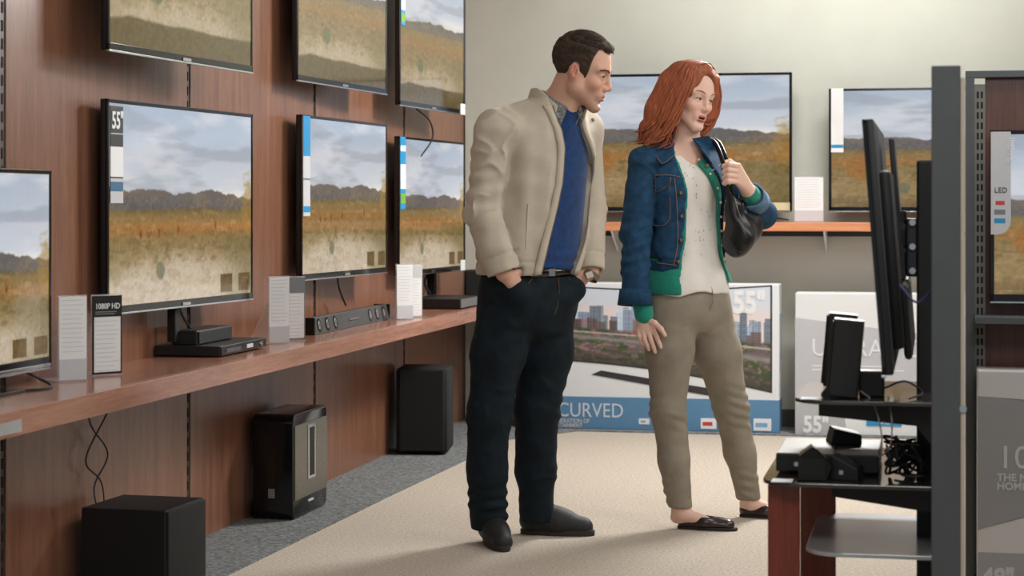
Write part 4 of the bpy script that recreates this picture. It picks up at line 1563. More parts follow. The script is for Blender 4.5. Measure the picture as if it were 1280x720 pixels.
def eye_mesh(F, side, iris, look):
    """eyeball with iris and pupil coloured around the direction of gaze"""
    c = np.array((0.0775, 0.032 * side, 0.0085))
    V, Q = [], []
    n, mth = 24, 16
    d = np.array(look, float)
    d /= np.linalg.norm(d)
    u = np.cross(d, (0, 0, 1.0))
    u /= np.linalg.norm(u)
    w = np.cross(u, d)
    ths = np.concatenate([np.linspace(0.02, 0.55, 10), np.linspace(0.7, 3.1, mth - 10)])
    cols = []
    for th in ths:
        for k in range(n):
            a = 2 * math.pi * k / n
            V.append(F.p(c + 0.0128 * (math.cos(th) * d + math.sin(th) * (math.cos(a) * u + math.sin(a) * w))))
            cols.append((12, 10, 10) if th < 0.2 else (iris if th < 0.46 else (222, 214, 208)))
    for i in range(mth - 1):
        for k in range(n):
            Q.append((i * n + k, i * n + (k + 1) % n, (i + 1) * n + (k + 1) % n, (i + 1) * n + k))
    return np.array(V), Q, lin(np.array(cols))


def skin_cols(V, F, base, male):
    q = F.loc(V)
    x, y, z = q[:, 0], q[:, 1], q[:, 2]
    c = np.zeros((len(V), 3)) + np.array(base, float)

    def put(c, col, m):
        return c + (np.array(col, float) - c) * np.clip(m, 0, 1)[:, None]
    face = ((z > -0.13) & (z < 0.15)).astype(float)
    c = put(c, np.array(base) * (1.0, 0.87, 0.84), (0.6 if male else 0.38) * face * bmp(x, 0.075, 0.03) * bmp(np.abs(y), 0.042, 0.022) * bmp(z, -0.025, 0.026))
    c = put(c, np.array(base) * (0.98, 0.84, 0.8), 0.6 * face * bmp(z, -0.03, 0.016) * bmp(y, 0, 0.016) * sstep(0.095, 0.108, x))
    c = put(c, np.array(base) * (0.98, 0.80, 0.76), 0.6 * face * sstep(0.066, 0.076, np.abs(y)) * bmp(x, -0.01, 0.025) * bmp(z, 0, 0.035))
    lz = np.where(z > -0.0635, z + 0.058, z + 0.0705 + (0.0 if male else 0.0025))
    lip = face * sstep(0.0, 1.0, 1.55 - (np.abs(y) / 0.0215) ** 2 - (lz / (0.0058 if male else 0.0066)) ** 2) * (x > 0.075)
    c = put(c, (158, 98, 88) if male else (186, 104, 96), 0.8 * lip)
    inner = face * (np.abs(y) < 0.017) * (x > 0.07) * (x < 0.0955) * (np.abs(z + 0.065) < (0.002 if male else 0.0032))
    c = put(c, (70, 34, 32), inner * 0.9)
    c = put(c, np.array(base) * (0.82, 0.72, 0.68), 0.45 * face * bmp(z, 0.010, 0.012) * bmp(np.abs(y), 0.030, 0.018) * (x > 0.06))
    if male:
        c = put(c, np.array(base) * (0.80, 0.80, 0.80), 0.55 * face * sstep(-0.035, -0.062, z) * sstep(-0.0, 0.03, x) * (1 - lip))
    return lin(np.clip(c, 0, 255))


def put_mesh(name, V, Q, m, parent, off, col=None):
    return link_mesh(name, np_mesh(name, V - np.array(off), Q, col), m, parent)


def near_axis(X, Y, Z, pts):
    """closest distance along the polyline (m) and angle round it"""
    best = np.full(np.shape(X), 9.0)
    tt = np.zeros(np.shape(X))
    ph = np.zeros(np.shape(X))
    acc = 0.0
    for a, b in zip(pts[:-1], pts[1:]):
        a, b = np.array(a, float), np.array(b, float)
        d = b - a
        L = np.linalg.norm(d)
        d = d / L
        u = np.cross(d, (0.3, 0.95, 0.1))
        u /= np.linalg.norm(u)
        w = np.cross(d, u)
        p = (X - a[0], Y - a[1], Z - a[2])
        t = np.clip(p[0] * d[0] + p[1] * d[1] + p[2] * d[2], 0, L)
        r = [p[i] - t * d[i] for i in range(3)]
        dist = np.sqrt(r[0] ** 2 + r[1] ** 2 + r[2] ** 2)
        m = dist < best
        best = np.where(m, dist, best)
        tt = np.where(m, acc + t, tt)
        ph = np.where(m, np.arctan2(r[0] * w[0] + r[1] * w[1] + r[2] * w[2], r[0] * u[0] + r[1] * u[1] + r[2] * u[2]), ph)
        acc += L
    return best, tt, ph


def sleeve_folds(X, Y, Z, pts, rmax, amp, freq, off=0, tilt=1.0, t0=0.0, t1=9.0):
    d, t, ph = near_axis(X, Y, Z, pts)
    n = wob(X, Y, Z, 9, 6, off)
    w = np.sin(t * freq + tilt * np.cos(ph + 0.8) * 2.0 + 1.6 * n)
    w = np.sign(w) * np.abs(w) ** 0.8
    return -amp * w * sstep(rmax * 1.5, rmax, d) * sstep(t0, t0 + 0.06, t) * sstep(t1, t1 - 0.05, t) * (0.55 + 0.45 * wob(X, Y, Z, 7, 6, off + 8))


def crease(X, Y, Z, scale, amp, off, sx=(1, 1, 1)):
    """sharp irregular fold lines"""
    a = wob(X, Y, Z, scale, 8, off, sx)
    b = wob(X, Y, Z, scale * 0.6, 8, off + 10, sx)
    return -amp * (np.exp(-np.abs(a) / 0.28) - 0.35) * sstep(-0.3, 0.6, b)


# ------------------------------------------------------------------ the man
MY = 7.0
YAW = R(35)
Lm = np.array((math.cos(YAW), math.sin(YAW)))
Fm = np.array((math.sin(YAW), -math.cos(YAW)))


def mp(px, py, y=0.0):
    Y = MY + y
    return np.array(((px - 640) * Y / FPX, y, CAM_H - (py - HOR) * Y / FPX))


OFFM = (0.06, 0.0, 0.0)
man = thing('person', 'man in a beige jacket, blue sweater and dark jeans with both hands in his pockets', 'person', (0.06, MY, 0), 0)

# torso stations: z, cx, cy, half width, half depth (outer face of the jacket)
TS = [(0.88, 0.058, 0.0, 0.190, 0.140), (0.93, 0.060, 0.0, 0.192, 0.142), (1.00, 0.066, -0.004, 0.196, 0.146), (1.15, 0.078, -0.02, 0.196, 0.146),
      (1.28, 0.090, -0.035, 0.200, 0.142), (1.38, 0.100, -0.05, 0.192, 0.132), (1.44, 0.110, -0.06, 0.160, 0.118),
      (1.485, 0.128, -0.075, 0.118, 0.100), (1.53, 0.148, -0.09, 0.085, 0.082), (1.56, 0.165, -0.10, 0.075, 0.075)]
ra = [mp(621, 166, -0.16), mp(603, 266, -0.185), mp(629, 340, -0.20)]          # right arm: shoulder, elbow, wrist
la = [mp(728, 163, 0.07), mp(736, 262, 0.10), mp(739, 338, 0.01)]
hd = np.array((0.231, -0.125, 1.612))
FH = Frame(hd, rot_xyz(R(-12), R(15), R(3)), 0.99)

TSa = np.array(TS)


def st_uv(X, Y, Z, tbl=TSa, Lv=Lm, Fv=Fm):
    cx, cy = np.interp(Z, tbl[:, 0], tbl[:, 1]), np.interp(Z, tbl[:, 0], tbl[:, 2])
    return (X - cx) * Lv[0] + (Y - cy) * Lv[1], (X - cx) * Fv[0] + (Y - cy) * Fv[1]


def opening(tl_, tr_, tbl, Lv, Fv, t0=0.02):
    def f(X, Y, Z):
        u, w = st_uv(X, Y, Z, tbl, Lv, Fv)
        return np.maximum(np.maximum(np.interp(Z, tl_[:, 0], tl_[:, 1]) - u, u - np.interp(Z, tr_[:, 0], tr_[:, 1])), t0 - w)
    return f


OL = np.array([(0.90, -0.055), (0.95, -0.05), (1.04, -0.036), (1.16, -0.012), (1.24, 0.0), (1.36, 0.002), (1.42, -0.015), (1.48, -0.05), (1.56, -0.085)])
OR = np.array([(0.90, 0.085), (0.95, 0.100), (1.04, 0.145), (1.14, 0.182), (1.24, 0.190), (1.32, 0.166), (1.40, 0.100), (1.45, 0.072), (1.50, 0.052), (1.56, 0.065)])
jk = Vol(axis(-0.30, 0.48, 0.005), axis(-0.36, 0.30, 0.005), axis(0.86, 1.62, 0.005))
jk.add(s_loft(TS, YAW, 0.925, 1.545))
jk.add(s_cone(mp(650, 150, -0.12), ra[0], 0.062, 0.062), s_cone(mp(715, 160, 0.03), la[0], 0.06, 0.058), k=0.04)
# long soft folds of the body
jk.warp(lambda X, Y, Z: (0.0050 * wob(X, Y, Z, 34, 8, 5, (1, 1, 0.25)) + 0.0022 * wob(X, Y, Z, 75, 8, 14, (1, 1, 0.4)) + 0.002 * wob(X, Y, Z, 30, 8, 20) + crease(X, Y, Z, 30, 0.005, 9, (1, 1, 0.22))) * sstep(1.52, 1.36, Z) * sstep(0.93, 0.99, Z))
jk.cut(s_loft(TS, YAW, 0.85, 1.62, grow=-0.030), k=0.003)
jk.cut(s_fn(opening(OL, OR, TSa, Lm, Fm), (-0.1, -0.4, 0.85), (0.4, 0.2, 1.62)), k=0.004)
jk.cut(s_cone((0.145, -0.075, 1.47), (0.175, -0.11, 1.60), 0.068, 0.080), k=0.006)
# waistband groove
jk.warp(lambda X, Y, Z: 0.004 * bmp(Z, 0.972, 0.005) + 0 * X, (-0.3, -0.4, 0.94), (0.5, 0.3, 1.0))
sl = Vol(jk.xs, jk.ys, jk.zs)
sl.add(s_cone(ra[0], ra[1], 0.070, 0.062), s_cone(ra[1], ra[2], 0.062, 0.056), k=0.02)
sl.add(s_cone(la[0], la[1], 0.066, 0.060), s_cone(la[1], la[2], 0.060, 0.047), k=0.022)
sl.warp(lambda X, Y, Z: sleeve_folds(X, Y, Z, ra, 0.075, 0.0055, 130, 0, 1.5, 0.10, 0.36) + crease(X, Y, Z, 30, 0.013, 3) * sstep(1.02, 1.08, Z) + 0.0035 * wob(X, Y, Z, 42, 8, 3), ra[1] - (0.12, 0.13, 0.25), ra[0] + (0.12, 0.13, 0.1))
sl.warp(lambda X, Y, Z: sleeve_folds(X, Y, Z, la, 0.07, 0.008, 150, 3, 0.8, 0.10, 0.40), la[1] - (0.1, 0.15, 0.25), la[0] + (0.1, 0.1, 0.1))
# armhole: a soft valley where sleeve and body meet, deeper below the shoulder
valley = np.exp(-((np.abs(jk.f) + np.abs(sl.f)) / 0.012) ** 2) * 0.003
h = np.clip(0.5 + 0.5 * (jk.f - sl.f) / np.interp(jk.zs, [1.30, 1.42], [0.008, 0.06])[None, None, :].astype(np.float32), 0, 1)
kk = np.interp(jk.zs, [1.30, 1.42], [0.008, 0.06])[None, None, :].astype(np.float32)
jk.f = jk.f + (sl.f - jk.f) * h - kk * h * (1 - h) + valley.astype(np.float32)
del sl, valley, h
for a, r in ((ra, 0.05), (la, 0.042)):
    d = (a[2] - a[1]) / np.linalg.norm(a[2] - a[1])
    e = a[2] + d * 0.002

    def cap(X, Y, Z, e=e, d=d):
        return np.maximum(-((X - e[0]) * d[0] + (Y - e[1]) * d[1] + (Z - e[2]) * d[2]),
                          np.sqrt((X - e[0]) ** 2 + (Y - e[1]) ** 2 + (Z - e[2]) ** 2) - 0.075)
    jk.cut(s_fn(cap, e - 0.1, e + 0.1), k=0.003)
    jk.cut(s_cone(a[1] + 0.93 * (a[2] - a[1]), a[2] + d * 0.05, r - 0.008, r), k=0.004)
    g = a[2] - d * 0.055
    jk.warp(lambda X, Y, Z, g=g, d=d: 0.004 * np.exp(-(((X - g[0]) * d[0] + (Y - g[1]) * d[1] + (Z - g[2]) * d[2]) / 0.005) ** 2)
            * (np.sqrt((X - g[0]) ** 2 + (Y - g[1]) ** 2 + (Z - g[2]) ** 2) < 0.075), g - 0.08, g + 0.08)
V, Q = jk.mesh()
jo = put_mesh('jacket', relax(V, Q, 1), Q, M_JACKET, man, OFFM)
del jk


# stand-up collar: band around the neck, open at the front
def collar_band(name, cen0, cen1, r0, r1, a0, a1, m, parent, th, n=36, dip=0.0, lift=0.0, low=None):
    A, B, O = [], [], []
    for k in range(n):
        t = k / (n - 1)
        a = a0 + (a1 - a0) * t
        dv = np.array((math.cos(a), math.sin(a)))
        front = max(0.0, float(dv @ Fm))
        p0 = np.array((cen0[0] + dv[0] * r0, cen0[1] + dv[1] * r0, cen0[2] - dip * front ** 1.5))
        p1 = np.array((cen1[0] + dv[0] * r1, cen1[1] + dv[1] * r1, cen1[2] - (dip + lift) * front ** 1.5))
        A.append(p0)
        B.append(p1)
        O.append((dv[0], dv[1], 0.25))
    V, Fq = ribbon(np.array(A) - OFFM, np.array(B) - OFFM, th, O)
    o = joined(name, [(V, Fq)], m, parent)
    mod = o.modifiers.new('soft', 'BEVEL')
    mod.width = th * 0.4
    mod.segments = 2
    return o


aF = math.atan2(Fm[1], Fm[0])
collar_band('collar', (0.145, -0.072, 1.492), (0.163, -0.088, 1.562), 0.098, 0.094, aF - R(40), aF - R(360 - 34), M_JACKET, jo, 0.010, dip=0.075, lift=0.02)
# front edges of the open jacket: thick placket with zipper
for side, tab, nm in ((-1, OL, 'placket'), (1, OR, 'placket')):
    A, B, O = [], [], []
    for z in np.linspace(0.928, 1.50, 40):
        s = np.interp(z, tab[:, 0], tab[:, 1])
        cx, cy = np.interp(z, TSa[:, 0], TSa[:, 1]), np.interp(z, TSa[:, 0], TSa[:, 2])
        a, b = np.interp(z, TSa[:, 0], TSa[:, 3]), np.interp(z, TSa[:, 0], TSa[:, 4])

        def at(s, g):
            t = (b + g) * (max(0.0, 1 - (abs(s) / (a + g)) ** 2.4)) ** (1 / 2.4)
            return np.array((cx + s * Lm[0] + t * Fm[0], cy + s * Lm[1] + t * Fm[1], z))
        e, f = at(s, 0.001), at(s + side * 0.028, 0.003)
        A.append(e)
        B.append(f)
        O.append((Fm[0], Fm[1], 0))
    V, Fq = ribbon(np.array(A) - OFFM, np.array(B) - OFFM, 0.010, O)
    o = joined(nm, [(V, Fq)], M_JACKET, jo)
    if side < 0:
        link_mesh('zipper', (lambda vf: (lambda me: (me.from_pydata(vf[0], [], vf[1]), me)[1])(bpy.data.meshes.new('zipper')))(
            tube_data([tuple(p - OFFM + np.array((Fm[0], Fm[1], 0)) * 0.003) for p in A], 0.003, 6)), mat('zip_brown', (112, 98, 80), 0.5), jo)
for px, py, y in ((741, 150, 0.0), (649, 324, -0.17), (654, 331, -0.17)):
    p = mp(px, py, y) - OFFM
    if px < 700:
        p = p + np.array((0.02, 0.012, 0.012))
    MB().sphere(p, (0.007, 0.007, 0.007), 10).build('snap_button', M_TXTG, jo, smooth=True)
# slanted side pocket welt
pk = []
for px, py in ((640, 255), (646, 285), (652, 312)):
    z = height(py, MY - 0.16)
    s = -0.12 + 0.02 * (1.2 - z)
    a, b = np.interp(z, TSa[:, 0], TSa[:, 3]), np.interp(z, TSa[:, 0], TSa[:, 4])
    t = (b + 0.002) * (1 - (abs(s) / a) ** 2.4) ** (1 / 2.4)
    cx, cy = np.interp(z, TSa[:, 0], TSa[:, 1]), np.interp(z, TSa[:, 0], TSa[:, 2])
    pk.append(np.array((cx + s * Lm[0] + t * Fm[0], cy + s * Lm[1] + t * Fm[1], z)) - OFFM)
MB().tube(pk, 0.004, 6).build('pocket_welt', M_JACKET, jo, smooth=True)

# sweater
sw_ = Vol(axis(-0.2, 0.40, 0.007), axis(-0.28, 0.2, 0.007), axis(0.91, 1.56, 0.007))
sw_.add(s_loft(TS, YAW, 0.935, 1.46, grow=-0.034, shift=(Fm[0] * 0.014 + Lm[0] * 0.018, Fm[1] * 0.014 + Lm[1] * 0.018)))
sw_.add(s_cone((0.134, -0.066, 1.43), (0.160, -0.090, 1.500), 0.086, 0.070), k=0.03)
sw_.warp(lambda X, Y, Z: 0.004 * wob(X, Y, Z, 16, 8, 9, (1, 1, 0.8)) + 0.005 * sstep(1.05, 0.96, Z) * np.sin(Z * 150 + 2 * wob(X, Y, Z, 8, 6, 2)))
sw_.cut(s_cone((0.172, -0.103, 1.525), (0.190, -0.125, 1.60), 0.060, 0.080), k=0.006)
V, Q = sw_.mesh()
sweater = put_mesh('sweater', relax(V, Q, 1), Q, M_SWEATER, man, OFFM)
collar_band('shirt_collar', (0.148, -0.080, 1.49), (0.166, -0.095, 1.555), 0.078, 0.079, aF - R(22), aF - R(360 - 24), M_COLLAR, man, 0.005, dip=0.062, lift=0.02)
for sgn in (-1, 1):
    # folded collar points of the shirt
    b = aF + sgn * R(20)
    c0 = np.array((0.150 + 0.082 * math.cos(b), -0.082 + 0.082 * math.sin(b), 1.487))
    b2 = aF + sgn * R(62)
    c1 = np.array((0.160 + 0.086 * math.cos(b2), -0.090 + 0.086 * math.sin(b2), 1.535))
    c2 = np.array((0.146 + 0.096 * math.cos(b2), -0.078 + 0.096 * math.sin(b2), 1.488))
    c3 = np.array((0.150 + 0.100 * math.cos(aF + sgn * R(28)), -0.082 + 0.100 * math.sin(aF + sgn * R(28)), 1.445))
    V, Fq = ribbon(np.array([c0, c1]) - OFFM, np.array([c3, c2]) - OFFM, 0.005, [(Fm[0], Fm[1], 0.2)] * 2)
    joined('collar_point', [(V, Fq)], M_COLLAR, man)

cs = Vol(axis(0.05, 0.28, 0.004), axis(-0.20, 0.02, 0.004), axis(1.42, 1.58, 0.004))
cs.add(s_cone((0.146, -0.078, 1.475), (0.172, -0.098, 1.520), 0.0685, 0.0675))
cs.cut(s_cone((0.146, -0.078, 1.475), (0.200, -0.118, 1.600), 0.0615, 0.064), k=0.003)
nu = np.array((0.026, -0.020, 0.045))
nu /= np.linalg.norm(nu)
cs.cut(s_fn(lambda X, Y, Z: -((X - 0.176) * nu[0] + (Y + 0.101) * nu[1] + (Z - 1.530) * nu[2]), (0.0, -0.3, 1.4), (0.4, 0.1, 1.7)), k=0.003)
V, Q = cs.mesh()
put_mesh('shirt_neckband', relax(V, Q, 1), Q, M_COLLAR, man, OFFM)

# jeans
hipR, hipL = np.array((-0.012, -0.048, 0.86)), np.array((0.130, 0.048, 0.86))
rleg = [hipR, mp(623, 440, -0.06), mp(613, 512, -0.07), mp(609, 585, -0.05), mp(610, 656, -0.03)]
lleg = [hipL, mp(682, 440, 0.06), mp(671, 512, 0.08), mp(669, 590, 0.12), mp(672, 648, 0.15)]
jn = Vol(axis(-0.20, 0.32, 0.006), axis(-0.24, 0.30, 0.006), axis(0.04, 0.98, 0.006))
jn.add(s_loft([(0.74, 0.058, 0, 0.10, 0.075), (0.78, 0.058, 0, 0.145, 0.11), (0.84, 0.058, 0, 0.174, 0.129), (0.90, 0.060, 0, 0.172, 0.126), (0.96, 0.062, 0, 0.164, 0.118)], YAW, 0.75, 0.955))
jn.add(s_ell((0.06, 0, 0.80), (0.155, 0.125, 0.115), np.array(Matrix.Rotation(YAW, 3, 'Z'))), k=0.04)
for a, b in ((ra[2], (0.035, -0.125, 0.85)), (la[2], (0.185, -0.035, 0.85))):
    jn.add(s_cone((0.35 * a[0] + 0.65 * b[0], 0.35 * a[1] + 0.65 * b[1], 0.872), b, 0.040, 0.044), k=0.03)
for lg in (rleg, lleg):
    rr = (0.100, 0.092, 0.075, 0.066, 0.064)
    for a, b, r1, r2 in zip(lg[:-1], lg[1:], rr[:-1], rr[1:]):
        jn.add(s_cone(a, b, r1, r2), k=0.03)


def leg_folds(X, Y, Z, lg, off):
    d, t, ph = near_axis(X, Y, Z, lg)
    n = wob(X, Y, Z, 8, 6, off)
    knee = bmp(Z, 0.47, 0.09)
    low = sstep(0.30, 0.12, Z)
    top = bmp(Z, 0.74, 0.10)
    w = np.sin(Z * 135 + 2.2 * np.cos(ph + off) + 2.4 * n)
    n2 = wob(X, Y, Z, 34, 8, off + 4, (1, 1, 0.5))
    return (-(0.0040 * knee + 0.0055 * low + 0.0030 * top) * w * sstep(-0.5, 1.0, n2) - 0.0035 * n2 + crease(X, Y, Z, 30, 0.006, off + 3) * (0.4 + knee + low)) * sstep(0.13, 0.09, d)


jn.warp(lambda X, Y, Z: leg_folds(X, Y, Z, rleg, 3) * (X * Lm[0] + Y * Lm[1] < 0.052), (-0.25, -0.3, 0.02), (0.2, 0.2, 0.82))
jn.warp(lambda X, Y, Z: leg_folds(X, Y, Z, lleg, 9) * (X * Lm[0] + Y * Lm[1] >= 0.052), (-0.05, -0.2, 0.02), (0.4, 0.4, 0.82))
jn.cut(s_fn(lambda X, Y, Z: Z - 0.046 + 0.0 * X + 0 * Y, (-0.3, -0.3, 0.0), (0.4, 0.4, 0.1)), k=0.004)
for lg in (rleg, lleg):
    jn.cut(s_cone(lg[-1] + (0, 0, 0.10), lg[-1] - (0, 0, 0.1), 0.045, 0.054), k=0.004)
V, Q = jn.mesh()
jeans = put_mesh('jeans', relax(V, Q, 2), Q, M_JEANS, man, OFFM)
del jn


def hip_pt(s, z, g=0.002, a=0.172, b=0.126):
    t = (b + g) * max(0.0, 1 - (abs(s) / (a + g)) ** 2.4) ** (1 / 2.4)
    return np.array((0.060 + s * Lm[0] + t * Fm[0], s * Lm[1] + t * Fm[1], z)) - OFFM


pp = [hip_pt(s, 0.935, 0.003, 0.166, 0.120) for s in np.linspace(-0.16, 0.165, 22)]
V, Fq = ribbon(np.array(pp) + (0, 0, 0.016), np.array(pp) - (0, 0, 0.016), 0.006, [(Fm[0], Fm[1], 0)] * len(pp))
belt = joined('belt', [(V, Fq)], M_BLACKG, man)
p = hip_pt(0.0, 0.935, 0.006, 0.166, 0.120)
MB().box(p - (0.016, 0.004, 0.013), p + (0.016, 0.006, 0.013), 0.002).build('buckle', mat('steel', (150, 150, 150), 0.3, metal=1), belt)
for s0, s1 in ((-0.075, -0.145), (0.08, 0.148)):
    MB().tube([hip_pt(s0, 0.915, 0.004), hip_pt((s0 + s1) / 2, 0.878, 0.006), hip_pt(s1, 0.86, 0.006)], 0.002, 5).build('pocket_stitch', M_STITCH, jeans)
MB().tube([hip_pt(0.03, 0.915, 0.003), hip_pt(0.032, 0.85, 0.005), hip_pt(0.012, 0.79, 0.006)], 0.0016, 5).build('fly_stitch', M_STITCH, jeans)


# shoes
def shoe(parent, off, heel, ang, L, m, m_sole, w=0.05, high=0.11, flat_shoe=False, label=None):
    F = Frame((heel[0], heel[1], 0), np.array(Matrix.Rotation(ang, 3, 'Z')), L / 0.30)
    lo, hi = np.array(F.o) - 0.36, np.array(F.o) + 0.36
    st = 0.005
    v = Vol(axis(lo[0], hi[0], st), axis(lo[1], hi[1], st), axis(-0.01, 0.17, 0.004))
    if flat_shoe:
        v.add(F.cone((0.046, 0, 0.036), (0.14, 0.0, 0.030), 0.036, 0.038), F.cone((0.14, 0, 0.030), (0.245, 0.002, 0.022), 0.042, 0.032), k=0.02)
        v.add(F.cone((0.042, 0, 0.056), (0.05, 0, 0.030), 0.026, 0.034), k=0.01)
        v.cut(F.ell((0.118, 0, 0.082), (0.082, 0.031, 0.050)), k=0.005)
        v.cut(F.ell((0.062, 0, 0.085), (0.026, 0.024, 0.050)), k=0.005)
    else:
        v.add(F.cone((0.05, 0, 0.05), (0.15, 0, 0.045), 0.042, 0.044), F.cone((0.15, 0, 0.043), (0.245, 0.003, 0.030), 0.047, 0.038), k=0.03)
        v.add(F.cone((0.066, 0, 0.06), (0.066, 0, high), 0.046, 0.047), F.cone((0.09, 0, 0.085), (0.18, 0, 0.055), 0.040, 0.036), k=0.025)
    v.cut(s_fn(lambda X, Y, Z: Z - 0.012 + 0 * X + 0 * Y, (lo[0], lo[1], -0.1), (hi[0], hi[1], 0.014)), k=0.002)
    V, Q = v.mesh()
    o = put_mesh('shoe', relax(V, Q, 1), Q, m, parent, off)
    pts = []
    n = 40
    for k in range(n):
        a = 2 * math.pi * k / n
        x = 0.150 + 0.140 * math.cos(a)
        hw = (0.043 if x > 0.12 else 0.037) * (1.0 if not flat_shoe else 0.85)
        y = hw * np.sign(math.sin(a)) * abs(math.sin(a)) ** 0.75
        q = F.p((x, y, 0)) - np.array(off)
        pts.append((q[0], q[1]))
    MB().prism(pts, 'z', 0.0, 0.020 if not flat_shoe else 0.012, 0.003).build('sole', m_sole, o)
    if not flat_shoe:
        for j in range(3):
            x = 0.115 + 0.028 * j
            z = 0.112 - 0.013 * j
            MB().tube([tuple(F.p((x, yy, z - 0.25 * abs(yy))) - np.array(off)) for yy in (-0.022, 0, 0.022)], 0.0025, 6).build('lace', M_BLACK, o)
    return o


shoe(man, OFFM, (-0.085, 0.045), R(-77), 0.275, M_SHOEM, M_SOLE)
shoe(man, OFFM, (0.020, 0.175), R(-9), 0.285, M_SHOEM, M_SOLE)

# body: one continuous figure (head, neck, trunk, arms with hands, legs)
bd = Vol(axis(-0.28, 0.42, 0.008, [(0.09, 0.37, 0.0024)]), axis(-0.36, 0.32, 0.008, [(-0.245, 0.0, 0.0024)]),
         axis(0.01, 1.80, 0.009, [(0.80, 0.98, 0.005), (1.44, 1.80, 0.0024)]))
bd.add(s_loft(TS, YAW, 0.80, 1.47, grow=-0.052))
bd.add(s_loft([(0.70, 0.058, 0, 0.145, 0.105), (0.80, 0.058, 0, 0.145, 0.10), (0.95, 0.060, 0, 0.14, 0.095)], YAW, 0.81, 0.95))
bd.add(s_cone((0.13, -0.06, 1.42), (0.152, -0.082, 1.50), 0.085, 0.062), k=0.03)
bd.add(s_cone((0.150, -0.082, 1.47), (0.200, -0.115, 1.585), 0.059, 0.056), k=0.02)
bd.add(s_cone((0.19, -0.12, 1.50), (0.235, -0.135, 1.57), 0.032, 0.03), k=0.03)
head_shapes(bd, FH, True)
for lg, ank in ((rleg, (-0.078, 0.0)), (lleg, (0.088, 0.155))):
    rr = (0.080, 0.066, 0.052, 0.042, 0.028)
    for a, b, r1, r2 in zip(lg[:-1], lg[1:], rr[:-1], rr[1:]):
        bd.add(s_cone(a, b, r1, r2), k=0.02)
bd.add(s_cone(rleg[-1] + (0, 0.01, 0), (-0.078, -0.035, 0.045), 0.034, 0.024), s_cone((-0.078, -0.035, 0.042), (-0.06, -0.13, 0.034), 0.022, 0.018), k=0.02)
bd.add(s_cone(lleg[-1], (0.10, 0.160, 0.045), 0.032, 0.024), s_cone((0.10, 0.160, 0.042), (0.20, 0.145, 0.034), 0.022, 0.018), k=0.02)
for a, hx in ((ra, np.array((0.058, 0.055, -0.062))), (la, np.array((-0.075, -0.020, -0.062)))):
    bd.add(s_cone(a[0], a[1], 0.046, 0.038), s_cone(a[1], a[2], 0.038, 0.028), k=0.02)
    w0 = a[2]
    kn = w0 + hx * 0.95
    bd.add(s_cone(w0, kn, 0.027, 0.030, 0.6, (Fm[0], Fm[1], 0)), k=0.015)
    d = hx / np.linalg.norm(hx)
    sd = np.cross(d, (Fm[0], Fm[1], 0))
    sd /= np.linalg.norm(sd)
    for j, (o, l) in enumerate(((-0.027, 0.066), (-0.009, 0.078), (0.009, 0.073), (0.026, 0.058))):
        f0 = kn + sd * o
        f1 = f0 + d * l * 0.5 + np.array((0, 0, -0.008))
        f2 = f0 + d * l * 0.75 + np.array((0, 0, -0.035))
        finger(bd, [f0 - d * 0.01, f1, f2], 0.0095, 0.0075)
    s_ = 1 if sd[2] > 0 else -1
    finger(bd, [w0 + d * 0.02, w0 + d * 0.055 + sd * s_ * 0.042, w0 + d * 0.085 + sd * s_ * 0.05], 0.0125, 0.009, 0.008)
V, Q = bd.mesh()
V = relax(V, Q, 1, 0.4)
body = put_mesh('body', V, Q, M_SKIN, man, OFFM, skin_cols(V, FH, (212, 168, 146), True))
del bd
for s in (1, -1):
    V, Q, c = eye_mesh(FH, s, (52, 52, 52), (1.0, -0.15, -0.08))
    link_mesh('eye', np_mesh('eye', V - np.array(OFFM), Q, c), M_EYE, body)
    tl = []
    for k in range(16):
        t = k / 15
        y = (0.014 + 0.040 * t) * s
        b = np.array((0.1010 - 0.021 * t ** 2.2, y, 0.0270 + 0.006 * math.sin(t * 2.6)))
        e = b + np.array((-0.004, 0.010 * s, 0.004 - 0.006 * t))
        tl.append(([FH.p(b) - OFFM, FH.p((b + e) / 2 + (0.0012, 0, 0)) - OFFM, FH.p(e) - OFFM], [0.0028, 0.0030, 0.0010], 5, 1.0))
    tubes_mesh('eyebrow', tl, M_BROW, body)
    MB().tube([FH.p((0.0925 - 0.006 * q * q - 0.001, (0.032 + 0.0145 * q) * s, 0.0120 - 0.004 * q * q)) - OFFM for q in (-1, -0.5, 0, 0.5, 1)], 0.0014, 5).build('lashes', M_BROW, body)

# short brown hair
hv = Vol(axis(0.08, 0.38, 0.003), axis(-0.26, 0.02, 0.003), axis(1.50, 1.80, 0.003))
hv.add(FH.ell((-0.008, 0, 0.055), (0.104, 0.082, 0.092)), k=0.01)
hv.add(FH.ell((0.026, 0, 0.040), (0.066, 0.081, 0.082)), k=0.02)
hv.add(FH.ell((0.056, 0.0, 0.105), (0.040, 0.046, 0.022)), k=0.02)
hv.warp(lambda X, Y, Z: 0.0016 * wob(X, Y, Z, 95, 10, 4) + 0.0012 * wob(X, Y, Z, 220, 10, 18))
HL = np.array([(-0.12, -0.062), (-0.085, -0.055), (-0.05, -0.030), (-0.030, 0.004), (-0.012, 0.040), (0.006, 0.034), (0.014, -0.010), (0.033, -0.014), (0.040, 0.015), (0.046, 0.070), (0.055, 0.086), (0.085, 0.092), (0.13, 0.098)])


def hairline(x, y, z):
    lim = np.interp(x, HL[:, 0], HL[:, 1]) + 0.012 * (np.abs(y) > 0.035) * (x > 0.05)
    return (lim - z) * -1.0


